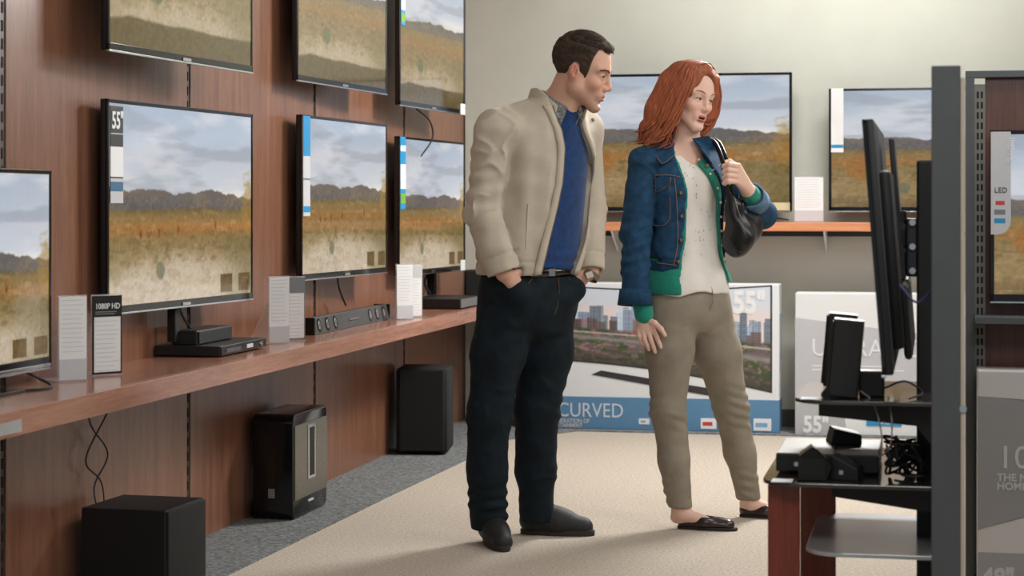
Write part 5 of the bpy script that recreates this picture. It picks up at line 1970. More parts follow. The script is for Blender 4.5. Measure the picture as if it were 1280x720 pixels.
hv.cut(FH.fn(lambda x, y, z: hairline(x, y, z), (-0.2, -0.15, -0.15), (0.2, 0.15, 0.2)), k=0.004)
V, Q = hv.mesh()
hair = put_mesh('hair', relax(V, Q, 1, 0.4), Q, M_HAIRM, man, OFFM)
r = np.random.default_rng(4)
tl = []
for k in range(2600):
    a, b = r.uniform(-math.pi, math.pi), r.uniform(0.1, 1.35)
    n = np.array((math.sin(b) * math.cos(a), math.sin(b) * math.sin(a), math.cos(b)))
    p0 = np.array((0.0, 0, 0.055)) + n * np.array((0.1035, 0.0825, 0.0925))
    if p0[2] < np.interp(p0[0], HL[:, 0], HL[:, 1]) + 0.012:
        continue
    flow = np.array((0.8, 0.15 * r.normal(), 0.2)) if p0[2] > 0.10 else np.array((-0.3 + 0.2 * r.normal(), 0, -1.0))
    flow = flow - n * (flow @ n)
    flow /= np.linalg.norm(flow) + 1e-6
    L = r.uniform(0.008, 0.018) if p0[2] < 0.09 else r.uniform(0.012, 0.024)
    tl.append(([FH.p(p0) - OFFM, FH.p(p0 + flow * L * 0.5 + n * 0.0018) - OFFM, FH.p(p0 + flow * L + n * 0.0012) - OFFM], [0.0011, 0.0010, 0.0004], 4, 1.0))
tubes_mesh('hair_tufts', tl, M_HAIRM, hair)
del hv

# wrist watch on the left wrist
d = (la[2] - la[1]) / np.linalg.norm(la[2] - la[1])
c = la[2] + np.array((-0.005, -0.004, -0.018)) - OFFM
q = Vector((-0.45, -0.30, -0.85)).to_track_quat('Z', 'Y').to_matrix().to_4x4()
wt = MB()
t = bmesh.new()
bmesh.ops.create_cone(t, cap_ends=False, segments=24, radius1=0.033, radius2=0.033, depth=0.022)
wt._add(t, Matrix.Translation(Vector(c)) @ q)
watch = wt.build('watch', mat('brown_strap', (112, 90, 72), 0.6), man, smooth=True)
f = Vector(c) + Vector((-0.002, -0.034, 0.004))
MB().box((-0.016, -0.004, -0.014), (0.016, 0.003, 0.014), 0.003, M=Matrix.Translation(f) @ Matrix.Rotation(R(-20), 4, 'Y')).build('watch_case', mat('steel', (150, 150, 150), 0.3, metal=1), watch)
MB().box((-0.0115, -0.0052, -0.010), (0.0115, -0.0035, 0.010), M=Matrix.Translation(f) @ Matrix.Rotation(R(-20), 4, 'Y')).build('watch_dial', mat('cream_dial', (214, 206, 190), 0.3), watch)
# ------------------------------------------------------------------ the woman
M_DENIM = mat('blue_denim', (32, 66, 95), 0.8, var=0.13, scale=40, bump=0.35, bscale=480, spec=0.2, wrinkle=0.45, wscale=18)
M_DENIML = mat('denim_inside', (86, 118, 148), 0.8, var=0.15, scale=40)
M_THREAD = mat('tan_thread', (124, 98, 78), 0.7)
M_BLOUSE = mat('white_blouse', (226, 222, 214), 0.7, var=0.015, scale=20, bump=0.3, bscale=300, spec=0.2)
M_TEAL = mat('teal_knit', (0, 130, 110), 0.8, var=0.06, scale=40, bump=0.4, bscale=350, sheen=0.2)
M_PANTS = mat('taupe_cotton', (142, 133, 119), 0.82, var=0.05, scale=16, bump=0.25, bscale=450, spec=0.2, wrinkle=0.2, wscale=16)
M_FLATS = mat('dark_flats', (40, 22, 24), 0.3, coat=0.3)
M_BAG = mat('black_leather', (15, 17, 18), 0.36, bump=0.3, bscale=60, spec=0.5)
M_HAIRF = mat('copper_hair', (152, 84, 54), 0.55, var=0.16, scale=110, bump=0.4, bscale=260, stretch=(1, 1, 0.12), spec=0.4)
M_BROWF = mat('auburn_brow', (158, 104, 78), 0.7)
WY = 7.4


def wp(px, py, y=0.0):
    Y = WY + y
    return np.array(((px - 640) * Y / FPX, y, CAM_H - (py - HOR) * Y / FPX))


OFFW = (0.64, 0.0, 0.0)
woman = thing('person', 'red-haired woman in denim jacket, white blouse and taupe trousers holding a bag strap', 'person', (0.64, WY, 0), 0)
TW = [(0.80, 0.643, 0, 0.156, 0.120), (0.93, 0.636, 0, 0.160, 0.118), (1.02, 0.630, 0, 0.153, 0.112), (1.12, 0.626, 0, 0.152, 0.116),
      (1.21, 0.622, -0.005, 0.160, 0.128), (1.28, 0.618, -0.003, 0.162, 0.114), (1.335, 0.616, 0, 0.148, 0.094), (1.37, 0.620, 0.002, 0.110, 0.076), (1.41, 0.632, 0.002, 0.062, 0.060)]
TWa = np.array(TW)
war = [np.array((0.478, -0.085, 1.318)), wp(795, 292, -0.105), wp(794, 374, -0.135)]      # right arm
wal = [np.array((0.728, 0.085, 1.318)), wp(953, 268, 0.13), wp(937, 241, -0.045)]         # left arm


def wsurf(s, z, g=0.0):
    cx, cy = np.interp(z, TWa[:, 0], TWa[:, 1]), np.interp(z, TWa[:, 0], TWa[:, 2])
    a, b = np.interp(z, TWa[:, 0], TWa[:, 3]) + g, np.interp(z, TWa[:, 0], TWa[:, 4]) + g
    t = b * max(0.0, 1 - min(1, abs(s) / a) ** 2.4) ** (1 / 2.4)
    return np.array((cx + s * Lm[0] + t * Fm[0], cy + s * Lm[1] + t * Fm[1], z))


def wpx(px, py, g=0.0):
    """point of the jacket surface seen at this place of the photograph"""
    best, bp = 9e9, None
    for s in np.linspace(-0.16, 0.165, 200):
        z = height(py, WY - 0.08)
        p = wsurf(s, z, g)
        z = height(py, WY + p[1])
        p = wsurf(s, z, g)
        e = abs(640 + p[0] / (WY + p[1]) * FPX - px)
        if e < best - 1e-6:
            best, bp = e, p
    return bp


WOL = np.array([(0.90, -0.112), (0.94, -0.105), (1.04, -0.078), (1.21, -0.072), (1.30, -0.082), (1.345, -0.088), (1.40, -0.07)])
WOR = np.array([(0.90, 0.150), (1.04, 0.148), (1.12, 0.142), (1.20, 0.128), (1.27, 0.090), (1.32, 0.052), (1.36, 0.030), (1.42, 0.03)])
COL_ = WOL + np.array((0, 0.010))
COL_[0, 1] -= 0.012
COR = np.array([(0.80, 0.110), (0.90, 0.108), (1.04, 0.106), (1.12, 0.100), (1.20, 0.078), (1.27, 0.042), (1.32, 0.004), (1.36, -0.018), (1.42, -0.025)])

G = (axis(0.36, 1.02, 0.005), axis(-0.26, 0.28, 0.005))
TB = [(0.80, 0.643, 0, 0.186, 0.150), (0.89, 0.643, 0, 0.182, 0.147), (0.925, 0.638, 0, 0.166, 0.126)] + [(0.965, 0.633, 0, 0.157, 0.115)] + TW[2:]
# blouse
bl = Vol(*G, axis(0.80, 1.40, 0.005))
bl.add(s_loft(TB, YAW, 0.838, 1.395, grow=-0.024))
bl.warp(lambda X, Y, Z: 0.0035 * wob(X, Y, Z, 34, 8, 2, (1, 1, 0.35)) + 0.002 * wob(X, Y, Z, 70, 8, 12, (1, 1, 0.4)))
bl.cut(s_ell((0.672, -0.075, 1.430), (0.100, 0.085, 0.054)), k=0.008)
bl.cut(s_cone((0.632, -0.01, 1.34), (0.640, -0.02, 1.45), 0.062, 0.075), k=0.01)
bl.cut(s_fn(lambda X, Y, Z: Z - 0.842 - 0.010 * np.sin(X * 30) + 0 * Y, (0.3, -0.3, 0.7), (1.0, 0.3, 0.86)), k=0.003)
V, Q = bl.mesh()
put_mesh('blouse', relax(V, Q, 1), Q, M_BLOUSE, woman, OFFW)
r = np.random.default_rng(8)
fl_ = MB()
for k in range(46):
    z = r.uniform(0.87, 1.32)
    lo, hi = np.interp(z, WOL[:, 0], WOL[:, 1]), np.interp(z, COR[:, 0], COR[:, 1])
    s = r.uniform(lo + 0.01, hi - 0.005)
    p = wsurf(s, z, -0.0225) - OFFW
    fl_.sphere(p, (0.0022, 0.0012, 0.0034), 6)
fl_ = fl_.build('blouse_motifs', mat('motif_grey', (188, 184, 178), 0.7), woman)
fl_['kind'] = 'stuff'

# teal cardigan under the jacket
cd = Vol(*G, axis(0.70, 1.40, 0.005))
cd.add(s_loft(TB, YAW, 0.842, 1.37, grow=-0.010))
cd.warp(lambda X, Y, Z: 0.003 * wob(X, Y, Z, 40, 8, 6, (1, 1, 0.4)))
cd.cut(s_loft(TB, YAW, 0.78, 1.45, grow=-0.022), k=0.003)
cd.cut(s_fn(opening(COL_, COR, TWa, Lm, Fm, 0.0), (0.3, -0.3, 0.7), (1.0, 0.3, 1.45)), k=0.003)
cd.cut(s_cone((0.632, -0.01, 1.33), (0.640, -0.02, 1.45), 0.066, 0.085), k=0.01)
cd.cut(s_fn(lambda X, Y, Z: np.maximum(Z - 0.882, 0.70 - X) + 0 * Y, (0.68, -0.3, 0.7), (1.0, 0.3, 0.89)), k=0.003)
# knitted wrist cuffs
wr0 = wp(803, 380, -0.136)
wr1 = wp(805, 394, -0.14)
cd.add(s_cone(wr0, wr1, 0.036, 0.034), k=0.004)
dw = (wal[2] - wal[1]) / np.linalg.norm(wal[2] - wal[1])
cd.add(s_cone(wal[2] - dw * 0.04, wal[2] - dw * 0.004, 0.038, 0.034), k=0.004)
V, Q = cd.mesh()
card = put_mesh('cardigan', relax(V, Q, 1), Q, M_TEAL, woman, OFFW)
pts = []
for k in range(9):
    z = 1.33 - 0.052 * k
    s = np.interp(z, COR[:, 0], COR[:, 1]) + 0.013
    MB().sphere(wsurf(s, z, -0.006) - OFFW, 0.0048, 8).build('cardigan_button', mat('pearl', (222, 214, 190), 0.25), card, smooth=True)

# denim jacket
jk = Vol(*G, axis(0.76, 1.45, 0.005))
jk.add(s_loft(TW, YAW, 0.925, 1.40))
jk.add(s_cone((0.56, -0.03, 1.335), war[0], 0.052, 0.052), s_cone((0.67, 0.04, 1.335), wal[0], 0.052, 0.052), k=0.03)
jk.warp(lambda X, Y, Z: 0.003 * wob(X, Y, Z, 36, 8, 9, (1, 1, 0.5)) + 0.0018 * wob(X, Y, Z, 80, 8, 19, (1, 1, 0.6)))
jk.cut(s_loft(TW, YAW, 0.80, 1.46, grow=-0.011), k=0.003)
jk.cut(s_fn(opening(WOL, WOR, TWa, Lm, Fm, 0.0), (0.3, -0.3, 0.8), (1.0, 0.3, 1.46)), k=0.003)
jk.cut(s_cone((0.632, -0.005, 1.34), (0.642, -0.02, 1.46), 0.062, 0.085), k=0.006)
jk.warp(lambda X, Y, Z: 0.0035 * bmp(Z, 0.968, 0.004) + 0 * X, (0.3, -0.3, 0.94), (1.0, 0.3, 1.0))
sl = Vol(jk.xs, jk.ys, jk.zs)
sl.add(s_cone(war[0], war[1], 0.060, 0.054), s_cone(war[1], war[2], 0.054, 0.050), k=0.02)
sl.add(s_cone(wal[0], wal[1], 0.058, 0.052), s_cone(wal[1], wal[2] - dw * 0.05, 0.052, 0.044), k=0.02)
sl.warp(lambda X, Y, Z: sleeve_folds(X, Y, Z, war, 0.065, 0.0026, 150, 1, 1.4, 0.10, 0.44) + 0.002 * wob(X, Y, Z, 60, 8, 3) + crease(X, Y, Z, 34, 0.009, 11) * sstep(0.86, 0.92, Z), war[1] - (0.12, 0.13, 0.28), war[0] + (0.12, 0.13, 0.1))
valley = np.exp(-((np.abs(jk.f) + np.abs(sl.f)) / 0.010) ** 2) * 0.003
kk = np.where(jk.zs > 1.31, 0.025, 0.005)[None, None, :].astype(np.float32)
h = np.clip(0.5 + 0.5 * (jk.f - sl.f) / kk, 0, 1)
jk.f = jk.f + (sl.f - jk.f) * h - kk * h * (1 - h) + valley.astype(np.float32)
for e, d, a in ((war[2], (war[2] - war[1]) / np.linalg.norm(war[2] - war[1]), 0.046), (wal[2] - dw * 0.035, dw, 0.040)):
    jk.cut(s_fn(lambda X, Y, Z, e=e, d=d: np.maximum(-((X - e[0]) * d[0] + (Y - e[1]) * d[1] + (Z - e[2]) * d[2]),
                np.sqrt((X - e[0]) ** 2 + (Y - e[1]) ** 2 + (Z - e[2]) ** 2) - 0.075), e - 0.1, e + 0.1), k=0.003)
    jk.cut(s_cone(e - d * 0.06, e + d * 0.05, a - 0.008, a), k=0.004)
V, Q = jk.mesh()
dj = put_mesh('denim_jacket', relax(V, Q, 2), Q, M_DENIM, woman, OFFW)
del jk, sl, valley, h


def cuff(e, d, r0, r1, L, m, nm):
    d = d / np.linalg.norm(d)
    n = 28
    u = np.cross(d, (0.2, 0.9, 0.3))
    u /= np.linalg.norm(u)
    w = np.cross(d, u)
    rows = [(r0, 0.0), (r1, L), (r1 - 0.007, L + 0.001), (r0 - 0.007, 0.0)]
    V, Fq = [], []
    for rr_, h_ in rows:
        for k in range(n):
            a = 2 * math.pi * k / n
            V.append(e + d * h_ + (u * math.cos(a) + w * math.sin(a)) * rr_ * (1 + 0.03 * math.sin(3 * a)) - OFFW)
    for i in range(4):
        for k in range(n):
            Fq.append((i * n + k, i * n + (k + 1) % n, ((i + 1) % 4) * n + (k + 1) % n, ((i + 1) % 4) * n + k))
    return joined(nm, [(V, Fq)], m, dj)


da = (war[2] - war[1]) / np.linalg.norm(war[2] - war[1])
cuff(war[2] - da * 0.034, da, 0.056, 0.063, 0.056, M_DENIM, 'turned_cuff')
cuff(wal[2] - dw * 0.085, dw, 0.056, 0.050, 0.060, M_DENIML, 'turned_cuff')


def seam(pts, r=0.0016, m=M_THREAD, g=0.003, nm='seam'):
    MB().tube([wpx(px, py, g) - OFFW for px, py in pts], r, 5).build(nm, m, dj)


seam([(806, 220), (822, 219), (838, 219), (850, 221)], g=0.004)
seam([(806, 221), (806, 234), (817, 240), (828, 236), (838, 228), (838, 221)], g=0.005, nm='pocket_flap_seam')
seam([(811, 240), (811, 275), (826, 282), (837, 272), (837, 232)], r=0.0012, g=0.004, nm='pocket_seam')
seam([(843, 222), (846, 250), (847, 300), (842, 332)], g=0.004)
seam([(812, 328), (825, 329), (840, 331), (846, 332)], g=0.005)
seam([(889, 214), (900, 206), (905, 204)], g=0.004)
# pocket flap as a raised piece
fp_ = [wpx(px, py, 0.006) - OFFW for px, py in ((807, 222), (838, 222), (837, 229), (828, 236), (817, 240), (807, 234))]
t = bmesh.new()
f = t.faces.new([t.verts.new(p) for p in fp_])
me = bpy.data.meshes.new('pocket_flap')
t.to_mesh(me)
t.free()
o = link_mesh('pocket_flap', me, M_DENIM, dj)
md = o.modifiers.new('thick', 'SOLIDIFY')
md.thickness = 0.006
M_BRASS = mat('dull_brass', (150, 120, 92), 0.4, metal=0.8)
for px, py in ((817, 233), (851, 241), (852, 270), (851, 300), (848, 327), (884, 207), (903, 229)):
    p = wpx(px, py, 0.006) - OFFW
    MB().cyl(p + np.array((Fm[0], Fm[1], 0)) * -0.003, p + np.array((Fm[0], Fm[1], 0)) * 0.003, 0.0065, n=12).build('jacket_button', M_BRASS, dj)
# turn-down collar
def flap(pxs, gs, nm='collar_flap'):
    pts = [wpx(px, py, g) if isinstance(g, float) else np.array(g[0]) for (px, py), g in zip(pxs, gs)]
    t = bmesh.new()
    t.faces.new([t.verts.new(p - OFFW) for p in pts])
    me = bpy.data.meshes.new(nm)
    t.to_mesh(me)
    t.free()
    o = link_mesh(nm, me, M_DENIM, dj)
    md = o.modifiers.new('thick', 'SOLIDIFY')
    md.thickness = 0.007
    md.offset = 0.0
    return o


flap([(0, 0), (0, 0), (826, 206), (844, 196)], [(wp(836, 176, -0.078),), (wp(814, 184, -0.090),), 0.026, 0.022])
flap([(0, 0), (890, 205), (900, 190), (0, 0)], [(wp(866, 173, -0.088),), 0.022, 0.024, (wp(885, 170, -0.050),)])
MB().tube([wp(817, 186, -0.098) - OFFW, wpx(827, 204, 0.031) - OFFW, wpx(843, 194, 0.027) - OFFW], 0.0014, 5).build('collar_seam', M_THREAD, dj)
A, B, O = [], [], []
for k in range(26):
    a = aF + R(92) + R(176) * k / 25
    dv = np.array((math.cos(a), math.sin(a)))
    A.append(np.array((0.634 + dv[0] * 0.074, -0.004 + dv[1] * 0.074, 1.375)) - OFFW)
    B.append(np.array((0.638 + dv[0] * 0.066, -0.008 + dv[1] * 0.066, 1.415)) - OFFW)
    O.append((dv[0], dv[1], 0.3))
V, Fq = ribbon(A, B, 0.008, O)
joined('collar', [(V, Fq)], M_DENIM, dj)

# trousers
wrl = [np.array((0.578, -0.045, 0.80)), wp(837, 440, -0.06), wp(836, 515, -0.085), wp(842, 575, -0.10), wp(851, 636, -0.12)]
wll = [np.array((0.708, 0.045, 0.80)), wp(897, 440, 0.055), wp(913, 508, 0.09), wp(924, 565, 0.12), wp(937, 626, 0.15)]
tr = Vol(axis(0.42, 1.0, 0.005), axis(-0.26, 0.30, 0.005), axis(0.05, 0.92, 0.005))
tr.add(s_loft([(0.70, 0.643, 0, 0.09, 0.07), (0.74, 0.643, 0, 0.135, 0.105), (0.79, 0.643, 0, 0.157, 0.121), (0.86, 0.643, 0, 0.146, 0.112), (0.91, 0.643, 0, 0.138, 0.104)], YAW, 0.71, 0.905))
tr.add(s_ell((0.643, 0.0, 0.77), (0.140, 0.115, 0.085), np.array(Matrix.Rotation(YAW, 3, 'Z'))), k=0.03)
for lg in (wrl, wll):
    rr = (0.094, 0.085, 0.062, 0.056, 0.044)
    for a, b, r1, r2 in zip(lg[:-1], lg[1:], rr[:-1], rr[1:]):
        tr.add(s_cone(a, b, r1, r2), k=0.025)


def wfold(X, Y, Z, lg, off):
    d, t, ph = near_axis(X, Y, Z, lg)
    n = wob(X, Y, Z, 8, 6, off)
    n2 = wob(X, Y, Z, 36, 8, off + 4, (1, 1, 0.6))
    w = np.sin(Z * 165 + 2.2 * np.cos(ph + off) + 2.2 * n)
    am = 0.0038 * bmp(Z, 0.42, 0.07) + 0.0042 * sstep(0.22, 0.12, Z) + 0.0003
    return (-am * w * sstep(-0.4, 1.0, n2) - 0.0018 * n2 + crease(X, Y, Z, 30, 0.0045, off + 3) * (0.25 + bmp(Z, 0.42, 0.1) + sstep(0.26, 0.14, Z))) * sstep(0.12, 0.085, d)


tr.warp(lambda X, Y, Z: wfold(X, Y, Z, wrl, 2) * ((X - 0.643) * Lm[0] + Y * Lm[1] < 0), (0.4, -0.3, 0.02), (0.8, 0.2, 0.72))
tr.warp(lambda X, Y, Z: wfold(X, Y, Z, wll, 7) * ((X - 0.643) * Lm[0] + Y * Lm[1] >= 0), (0.5, -0.2, 0.02), (1.0, 0.4, 0.72))
for lg in (wrl, wll):
    e = lg[-1] + np.array((0, 0, 0.004))
    tr.cut(s_cone(e + (0, 0, 0.05), e - (0, 0, 0.08), 0.030, 0.036), k=0.003)
    tr.cut(s_fn(lambda X, Y, Z, e=e: np.maximum(Z - e[2], np.sqrt((X - e[0]) ** 2 + (Y - e[1]) ** 2) - 0.10), e - (0.1, 0.1, 0.1), e + (0.1, 0.1, 0.01)), k=0.003)
V, Q = tr.mesh()
trs = put_mesh('trousers', relax(V, Q, 2), Q, M_PANTS, woman, OFFW)
del tr
MB().tube([np.array((0.643 + 0.112 * Fm[0] + 0.01, 0.112 * Fm[1], 0.885)) - OFFW, np.array((0.643 + 0.122 * Fm[0] + 0.012, 0.122 * Fm[1], 0.82)) - OFFW,
           np.array((0.643 + 0.122 * Fm[0] - 0.01, 0.122 * Fm[1], 0.765)) - OFFW], 0.0016, 5).build('fly_seam', mat('taupe_seam', (128, 118, 102), 0.8), trs)

shoe(woman, OFFW, (0.588, -0.105), R(-16), 0.235, M_FLATS, M_SOLE, flat_shoe=True)
shoe(woman, OFFW, (0.842, 0.165), R(-14), 0.235, M_FLATS, M_SOLE, flat_shoe=True)

# body
FW = Frame((0.643, -0.035, 1.552), rot_xyz(R(-50), R(11), R(-8)), 0.93)
bd = Vol(axis(0.38, 1.0, 0.007, [(0.44, 0.58, 0.003), (0.565, 0.775, 0.0023), (0.74, 0.90, 0.003)]), axis(-0.27, 0.30, 0.007, [(-0.20, 0.085, 0.0026)]),
         axis(0.005, 1.74, 0.009, [(0.60, 0.80, 0.003), (1.19, 1.35, 0.003), (1.35, 1.74, 0.0023)]))
bd.add(s_loft(TW, YAW, 0.82, 1.375, grow=-0.043))
bd.add(s_cone((0.545, -0.05, 1.335), (0.70, 0.045, 1.335), 0.042, 0.042), k=0.05)
bd.add(s_cone((0.63, -0.002, 1.33), (0.636, -0.012, 1.40), 0.056, 0.047), k=0.04)
bd.add(s_cone((0.634, -0.012, 1.37), (0.642, -0.030, 1.53), 0.048, 0.046), k=0.02)
head_shapes(bd, FW, False)
for lg, rr in ((wrl, (0.078, 0.068, 0.050, 0.044, 0.031)), (wll, (0.078, 0.068, 0.050, 0.044, 0.031))):
    for a, b, r1, r2 in zip(lg[:-1], lg[1:], rr[:-1], rr[1:]):
        bd.add(s_cone(a, b, r1, r2), k=0.02)
for e, ang in ((wrl[-1], R(-16)), (wll[-1], R(-14))):
    d = np.array((math.cos(ang), math.sin(ang), 0))
    f0 = np.array((e[0], e[1], 0.05))
    bd.add(s_cone(e, f0 + d * 0.005, 0.031, 0.028), s_cone(f0 - d * 0.018 - (0, 0, 0.010), f0, 0.020, 0.025), k=0.015)
    bd.add(s_cone(f0 + d * 0.01, f0 + d * 0.09 - (0, 0, 0.020), 0.028, 0.020), s_cone(f0 + d * 0.09 - (0, 0, 0.024), f0 + d * 0.13 - (0, 0, 0.030), 0.016, 0.010), k=0.015)
# arms
bd.add(s_cone(war[0], war[1], 0.042, 0.035), s_cone(war[1], wp(803, 392, -0.138), 0.035, 0.024), k=0.02)
bd.add(s_cone(wal[0], wal[1], 0.042, 0.035), s_cone(wal[1], wal[2], 0.035, 0.025), k=0.02)
# right hand, hanging, thumb towards the front
nb = (0.45, -0.89, 0.0)
w0 = wp(803, 393, -0.138)
for (kx, ky), yy in zip(((798, 412), (804, 415), (811, 416), (817, 414)), (-0.135, -0.142, -0.146, -0.146)):
    bd.add(s_cone(w0, wp(kx, ky, yy), 0.020, 0.0105, 0.75, nb), k=0.012)
for j, (k0, k1, k2, k3) in enumerate((((798, 412, -0.135), (799, 420, -0.140), (802, 426, -0.138), (804, 430, -0.132)),
                                      ((804, 415, -0.142), (806, 425, -0.149), (809, 432, -0.147), (811, 437, -0.140)),
                                      ((811, 416, -0.146), (814, 426, -0.154), (817, 434, -0.153), (819, 440, -0.147)),
                                      ((817, 414, -0.146), (821, 422, -0.156), (824, 429, -0.157), (826, 434, -0.153)))):
    finger(bd, [wp(*k0), wp(*k1), wp(*k2), wp(*k3)], 0.0092, 0.0068, 0.003)
finger(bd, [wp(807, 399, -0.142), wp(818, 404, -0.160), wp(826, 411, -0.172), wp(831, 419, -0.175)], 0.0125, 0.0075, 0.006)
# left hand closed on the bag strap
w1 = wal[2]
for j in range(4):
    kn = wp(923 - 0.6 * j, 207.5 + 6.6 * j, -0.118)
    bd.add(s_cone(w1, kn, 0.023, 0.0112), k=0.012)
    finger(bd, [kn, wp(911 - 0.3 * j, 205.5 + 7.0 * j, -0.140), wp(904.5 + 0.4 * j, 208 + 7.0 * j, -0.128), wp(906, 209 + 6.8 * j, -0.105), wp(912, 209.5 + 6.6 * j, -0.095)], 0.0100, 0.0075, 0.003)
finger(bd, [wp(930, 226, -0.075), wp(921, 208, -0.075), wp(912, 202, -0.088), wp(906, 203, -0.10)], 0.0125, 0.0085, 0.006)
V, Q = bd.mesh()
V = relax(V, Q, 1, 0.4)
wbody = put_mesh('body', V, Q, M_SKIN, woman, OFFW, skin_cols(V, FW, (228, 190, 172), False))
del bd
for s in (1, -1):
    V, Q, c = eye_mesh(FW, s, (92, 104, 104), (1.0, 0.22, -0.12))
    link_mesh('eye', np_mesh('eye', V - np.array(OFFW), Q, c), M_EYE, wbody)
    tl, tz = [], []
    for k in range(16):
        t = k / 15
        y = (0.013 + 0.038 * t) * s
        b = np.array((0.0985 - 0.021 * t ** 2.2, y, 0.0305 + 0.008 * math.sin(t * 2.6)))
        e = b + np.array((-0.004, 0.009 * s, 0.003 - 0.006 * t))
        tl.append(([FW.p(b) - OFFW, FW.p((b + e) / 2 + (0.001, 0, 0)) - OFFW, FW.p(e) - OFFW], [0.0021, 0.0023, 0.0008], 5, 1.0))
    tubes_mesh('eyebrow', tl, M_BROWF, wbody)
    lash = []
    for k in range(11):
        t = k / 10 * 2 - 1
        lash.append(FW.p((0.0925 - 0.006 * t * t - 0.002, (0.032 + 0.0145 * t) * s, 0.0125 - 0.005 * t * t)) - OFFW)
    MB().tube(lash, 0.0013, 5).build('lashes', mat('lash_brown', (84, 56, 46), 0.6), wbody)

# copper hair: a full volume with separate waves lying on it
hv = Vol(axis(0.44, 0.80, 0.004), axis(-0.20, 0.16, 0.004), axis(1.34, 1.74, 0.004))
hv.add(FW.ell((-0.010, 0, 0.056), (0.108, 0.091, 0.099)), k=0.01)
hv.add(FW.ell((0.028, 0, 0.062), (0.068, 0.076, 0.084)), k=0.02)
hv.add(FW.cone((-0.05, -0.05, 0.03), (-0.062, -0.072, -0.08), 0.066, 0.062), FW.cone((-0.062, -0.072, -0.08), (-0.066, -0.088, -0.175), 0.060, 0.040), k=0.03)
hv.add(FW.cone((-0.05, 0.03, 0.03), (-0.06, 0.04, -0.10), 0.07, 0.060), k=0.03)
hv.add(FW.cone((0.0, -0.062, 0.05), (-0.010, -0.072, -0.06), 0.034, 0.036), FW.cone((-0.010, -0.074, -0.06), (-0.018, -0.088, -0.165), 0.034, 0.024), k=0.02)
hv.add(FW.cone((0.022, 0.066, 0.05), (0.026, 0.086, -0.03), 0.036, 0.037), FW.cone((0.026, 0.086, -0.03), (0.014, 0.078, -0.115), 0.035, 0.022), k=0.02)
hv.cut(FW.ell((0.128, -0.002, -0.012), (0.100, 0.060, 0.128)), k=0.012)
hv.add(FW.cone((0.055, 0.004, 0.132), (0.060, -0.044, 0.102), 0.013, 0.015), FW.cone((0.060, -0.044, 0.102), (0.034, -0.074, 0.040), 0.015, 0.017),
       FW.cone((0.034, -0.074, 0.040), (0.008, -0.084, -0.04), 0.017, 0.020), k=0.016)
hv.add(FW.cone((0.055, 0.012, 0.132), (0.066, 0.050, 0.098), 0.013, 0.015), FW.cone((0.066, 0.050, 0.098), (0.054, 0.074, 0.035), 0.019, 0.022),
       FW.cone((0.054, 0.074, 0.035), (0.044, 0.084, -0.05), 0.022, 0.024), k=0.016)
hv.warp(lambda X, Y, Z: 0.0035 * np.sin(wob(X, Y, Z, 60, 10, 6, (1, 1, 0.18)) * 3) + 0.0025 * wob(X, Y, Z, 40, 8, 2))
V, Q = hv.mesh()
whair = put_mesh('hair', relax(V, Q, 2, 0.4), Q, M_HAIRF, woman, OFFW)
del hv
r = np.random.default_rng(12)
tl = []
for k in range(230):
    th = R(r.uniform(46, 318))
    dv = np.array((math.cos(th), math.sin(th)))
    right = math.sin(th) < 0
    g = r.uniform(0.96, 1.04)
    pts = [np.array((0.045 - 0.02 * r.random(), 0.008, 0.150)) + 0.012 * np.array((dv[0], dv[1], 0)),
           np.array((-0.002 + 0.076 * dv[0] * g, 0.070 * dv[1] * g, 0.128)),
           np.array((-0.010 + 0.110 * dv[0] * g, 0.096 * dv[1] * g, 0.065)),
           np.array((-0.020 + 0.112 * dv[0] * g, 0.113 * dv[1] * g, -0.015)),
           np.array((-0.030 + 0.110 * dv[0] * g, 0.118 * dv[1] * g, -0.095 if right else -0.075))]
    e = r.uniform(-0.225, -0.170) if right else r.uniform(-0.145, -0.105)
    fl_out = 0.016 * r.uniform(-0.8, 1.6) if right else 0.006
    pts.append(np.array((-0.038 + 0.108 * dv[0] * g, (0.118 * dv[1]) * g - 0.004, e + 0.030)))
    pts.append(np.array((-0.044 + (0.105 + fl_out) * dv[0] * g, (0.115 + fl_out * 1.6) * dv[1] * g, e)))
    ph = r.uniform(0, 6.28)
    for j in range(2, 7):
        w_ = 0.0030 * (j - 1) + (0.004 * (j - 4) if j > 4 else 0)
        pts[j] = pts[j] + np.array((w_ * math.sin(ph + j * 1.7), w_ * math.cos(ph + j * 1.7), 0))
    rad = r.uniform(0.0045, 0.0085)
    tl.append(([FW.p(p) - OFFW for p in pts], [rad * 0.6, rad, rad, rad, rad, rad * 0.85, rad * 0.15], 6, 0.6))
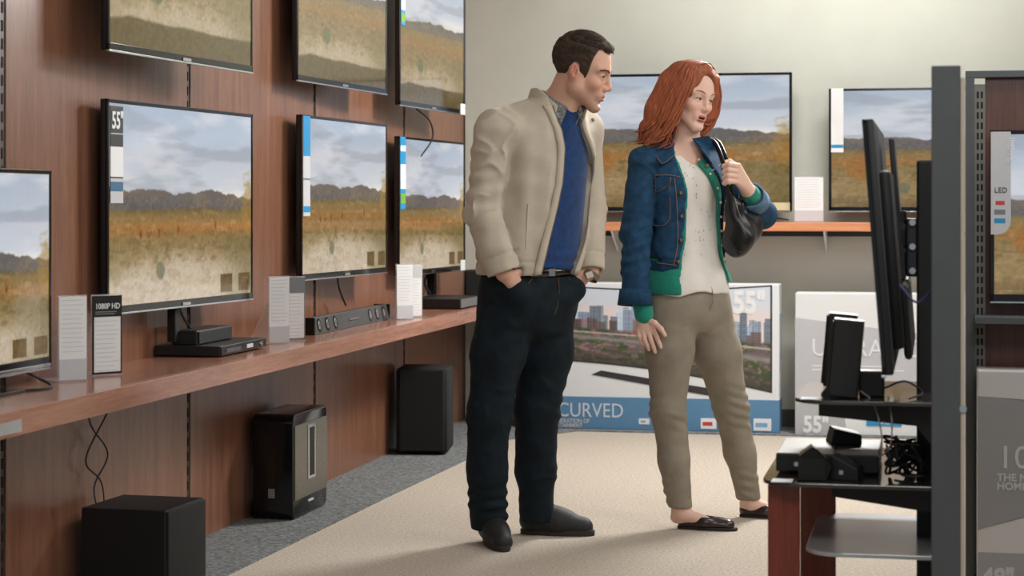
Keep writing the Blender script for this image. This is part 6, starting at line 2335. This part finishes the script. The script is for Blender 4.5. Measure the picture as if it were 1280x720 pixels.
for k in range(90):
    s = -1 if k < 55 else 1
    q = r.uniform(0, 1)
    j = lambda a: a * r.normal()
    if s < 0:
        pts = [(0.066 - 0.05 * q, 0.004, 0.136 + 0.018 * q), (0.072 - 0.03 * q, -0.040 - 0.01 * q, 0.108 + 0.022 * q), (0.044 - 0.03 * q, -0.084 - 0.006 * q, 0.050 + 0.03 * q),
               (0.013 - 0.03 * q, -0.104 - 0.006 * q, -0.030), (-0.004 - 0.03 * q, -0.104 - 0.01 * q, -0.10), (-0.008 - 0.02 * q, -0.108 - 0.01 * q, -0.155), (0.008 - 0.04 * q, -0.122 - 0.02 * q, -0.20 - 0.02 * q)]
    else:
        pts = [(0.066 - 0.05 * q, 0.010, 0.136 + 0.018 * q), (0.074 - 0.03 * q, 0.048 + 0.01 * q, 0.105 + 0.022 * q), (0.068 - 0.03 * q, 0.088 + 0.006 * q, 0.045 + 0.03 * q),
               (0.058 - 0.03 * q, 0.112 + 0.006 * q, -0.030), (0.046 - 0.03 * q, 0.106 + 0.006 * q, -0.085), (0.036 - 0.02 * q, 0.090, -0.125), (0.046 - 0.02 * q, 0.098, -0.155)]
    ph = r.uniform(0, 6.28)
    pts = [np.array(p) + (0.0030 * min(i_, 4) * np.array((math.sin(ph + i_ * 1.9), math.cos(ph + i_ * 1.9), 0)) if i_ else 0) for i_, p in enumerate(pts)]
    rad = r.uniform(0.0045, 0.008)
    tl.append(([FW.p(p) - OFFW for p in pts], [rad * 0.5, rad, rad, rad, rad, rad * 0.85, rad * 0.15], 6, 0.6))
tubes_mesh('hair_waves', tl, M_HAIRF, whair)

# ------------------------------------------------------------------ shoulder bag
bag = thing('shoulder_bag', 'black leather shoulder bag hanging at the woman\'s side, its strap held in her hand', 'bag', (0.86, WY + 0.0, 0.96), 0)
OB = np.array((0.86, 0.0, 0.96))
bv = Vol(axis(0.72, 1.0, 0.004), axis(-0.20, 0.22, 0.004), axis(0.93, 1.32, 0.004))
nl = (Lm[0], Lm[1], 0)
bv.add(s_cone(wp(922, 301, -0.06), wp(938, 285, 0.03), 0.062, 0.060, 0.62, nl), k=0.02)
bv.add(s_cone(wp(926, 293, -0.05), wp(917, 262, -0.07), 0.066, 0.034, 0.6, nl), s_cone(wp(935, 280, 0.03), wp(926, 256, -0.02), 0.055, 0.022, 0.6, nl), k=0.03)
bv.add(s_cone(wp(917, 262, -0.07), wp(911, 240, -0.09), 0.030, 0.014, 0.7, nl), k=0.02)
bv.warp(lambda X, Y, Z: 0.005 * np.sin((X * 0.8 + Z * 0.5) * 110 + 2.5 * wob(X, Y, Z, 12, 6, 4)) * sstep(1.02, 1.14, Z) + 0.004 * wob(X, Y, Z, 26, 8, 8))
V, Q = bv.mesh()
link_mesh('bag_body', np_mesh('bag_body', relax(V, Q, 2) - OB, Q), M_BAG, bag)
for dx, dy in ((0.0, 0.0), (0.016, 0.012)):
    pts = [wp(911, 248, -0.085), wp(908, 228, -0.110), wp(905, 208, -0.112), wp(900, 192, -0.085), wp(893, 178, -0.03), np.array((0.715, 0.03, 1.408)), np.array((0.735, 0.10, 1.385)), np.array((0.80, 0.13, 1.27)), wp(934, 262, 0.06)]
    V, Fq = tube_data([p + np.array((dx, dy, 0)) - OB for p in pts], 0.0085, 8, True, 0.45)
    joined('strap', [(V, Fq)], M_BAG, bag)
MB().tube([wp(912, 300, -0.118) - OB, wp(924, 314, -0.105) - OB, wp(941, 304, -0.03) - OB], 0.0022, 5).build('piping', M_BAG, bag)
MB().tube([wp(918, 246, -0.098) - OB, wp(922, 262, -0.108) - OB, wp(928, 276, -0.108) - OB], 0.002, 5).build('zipper_pull', mat('steel', (150, 150, 150), 0.3, metal=1), bag)
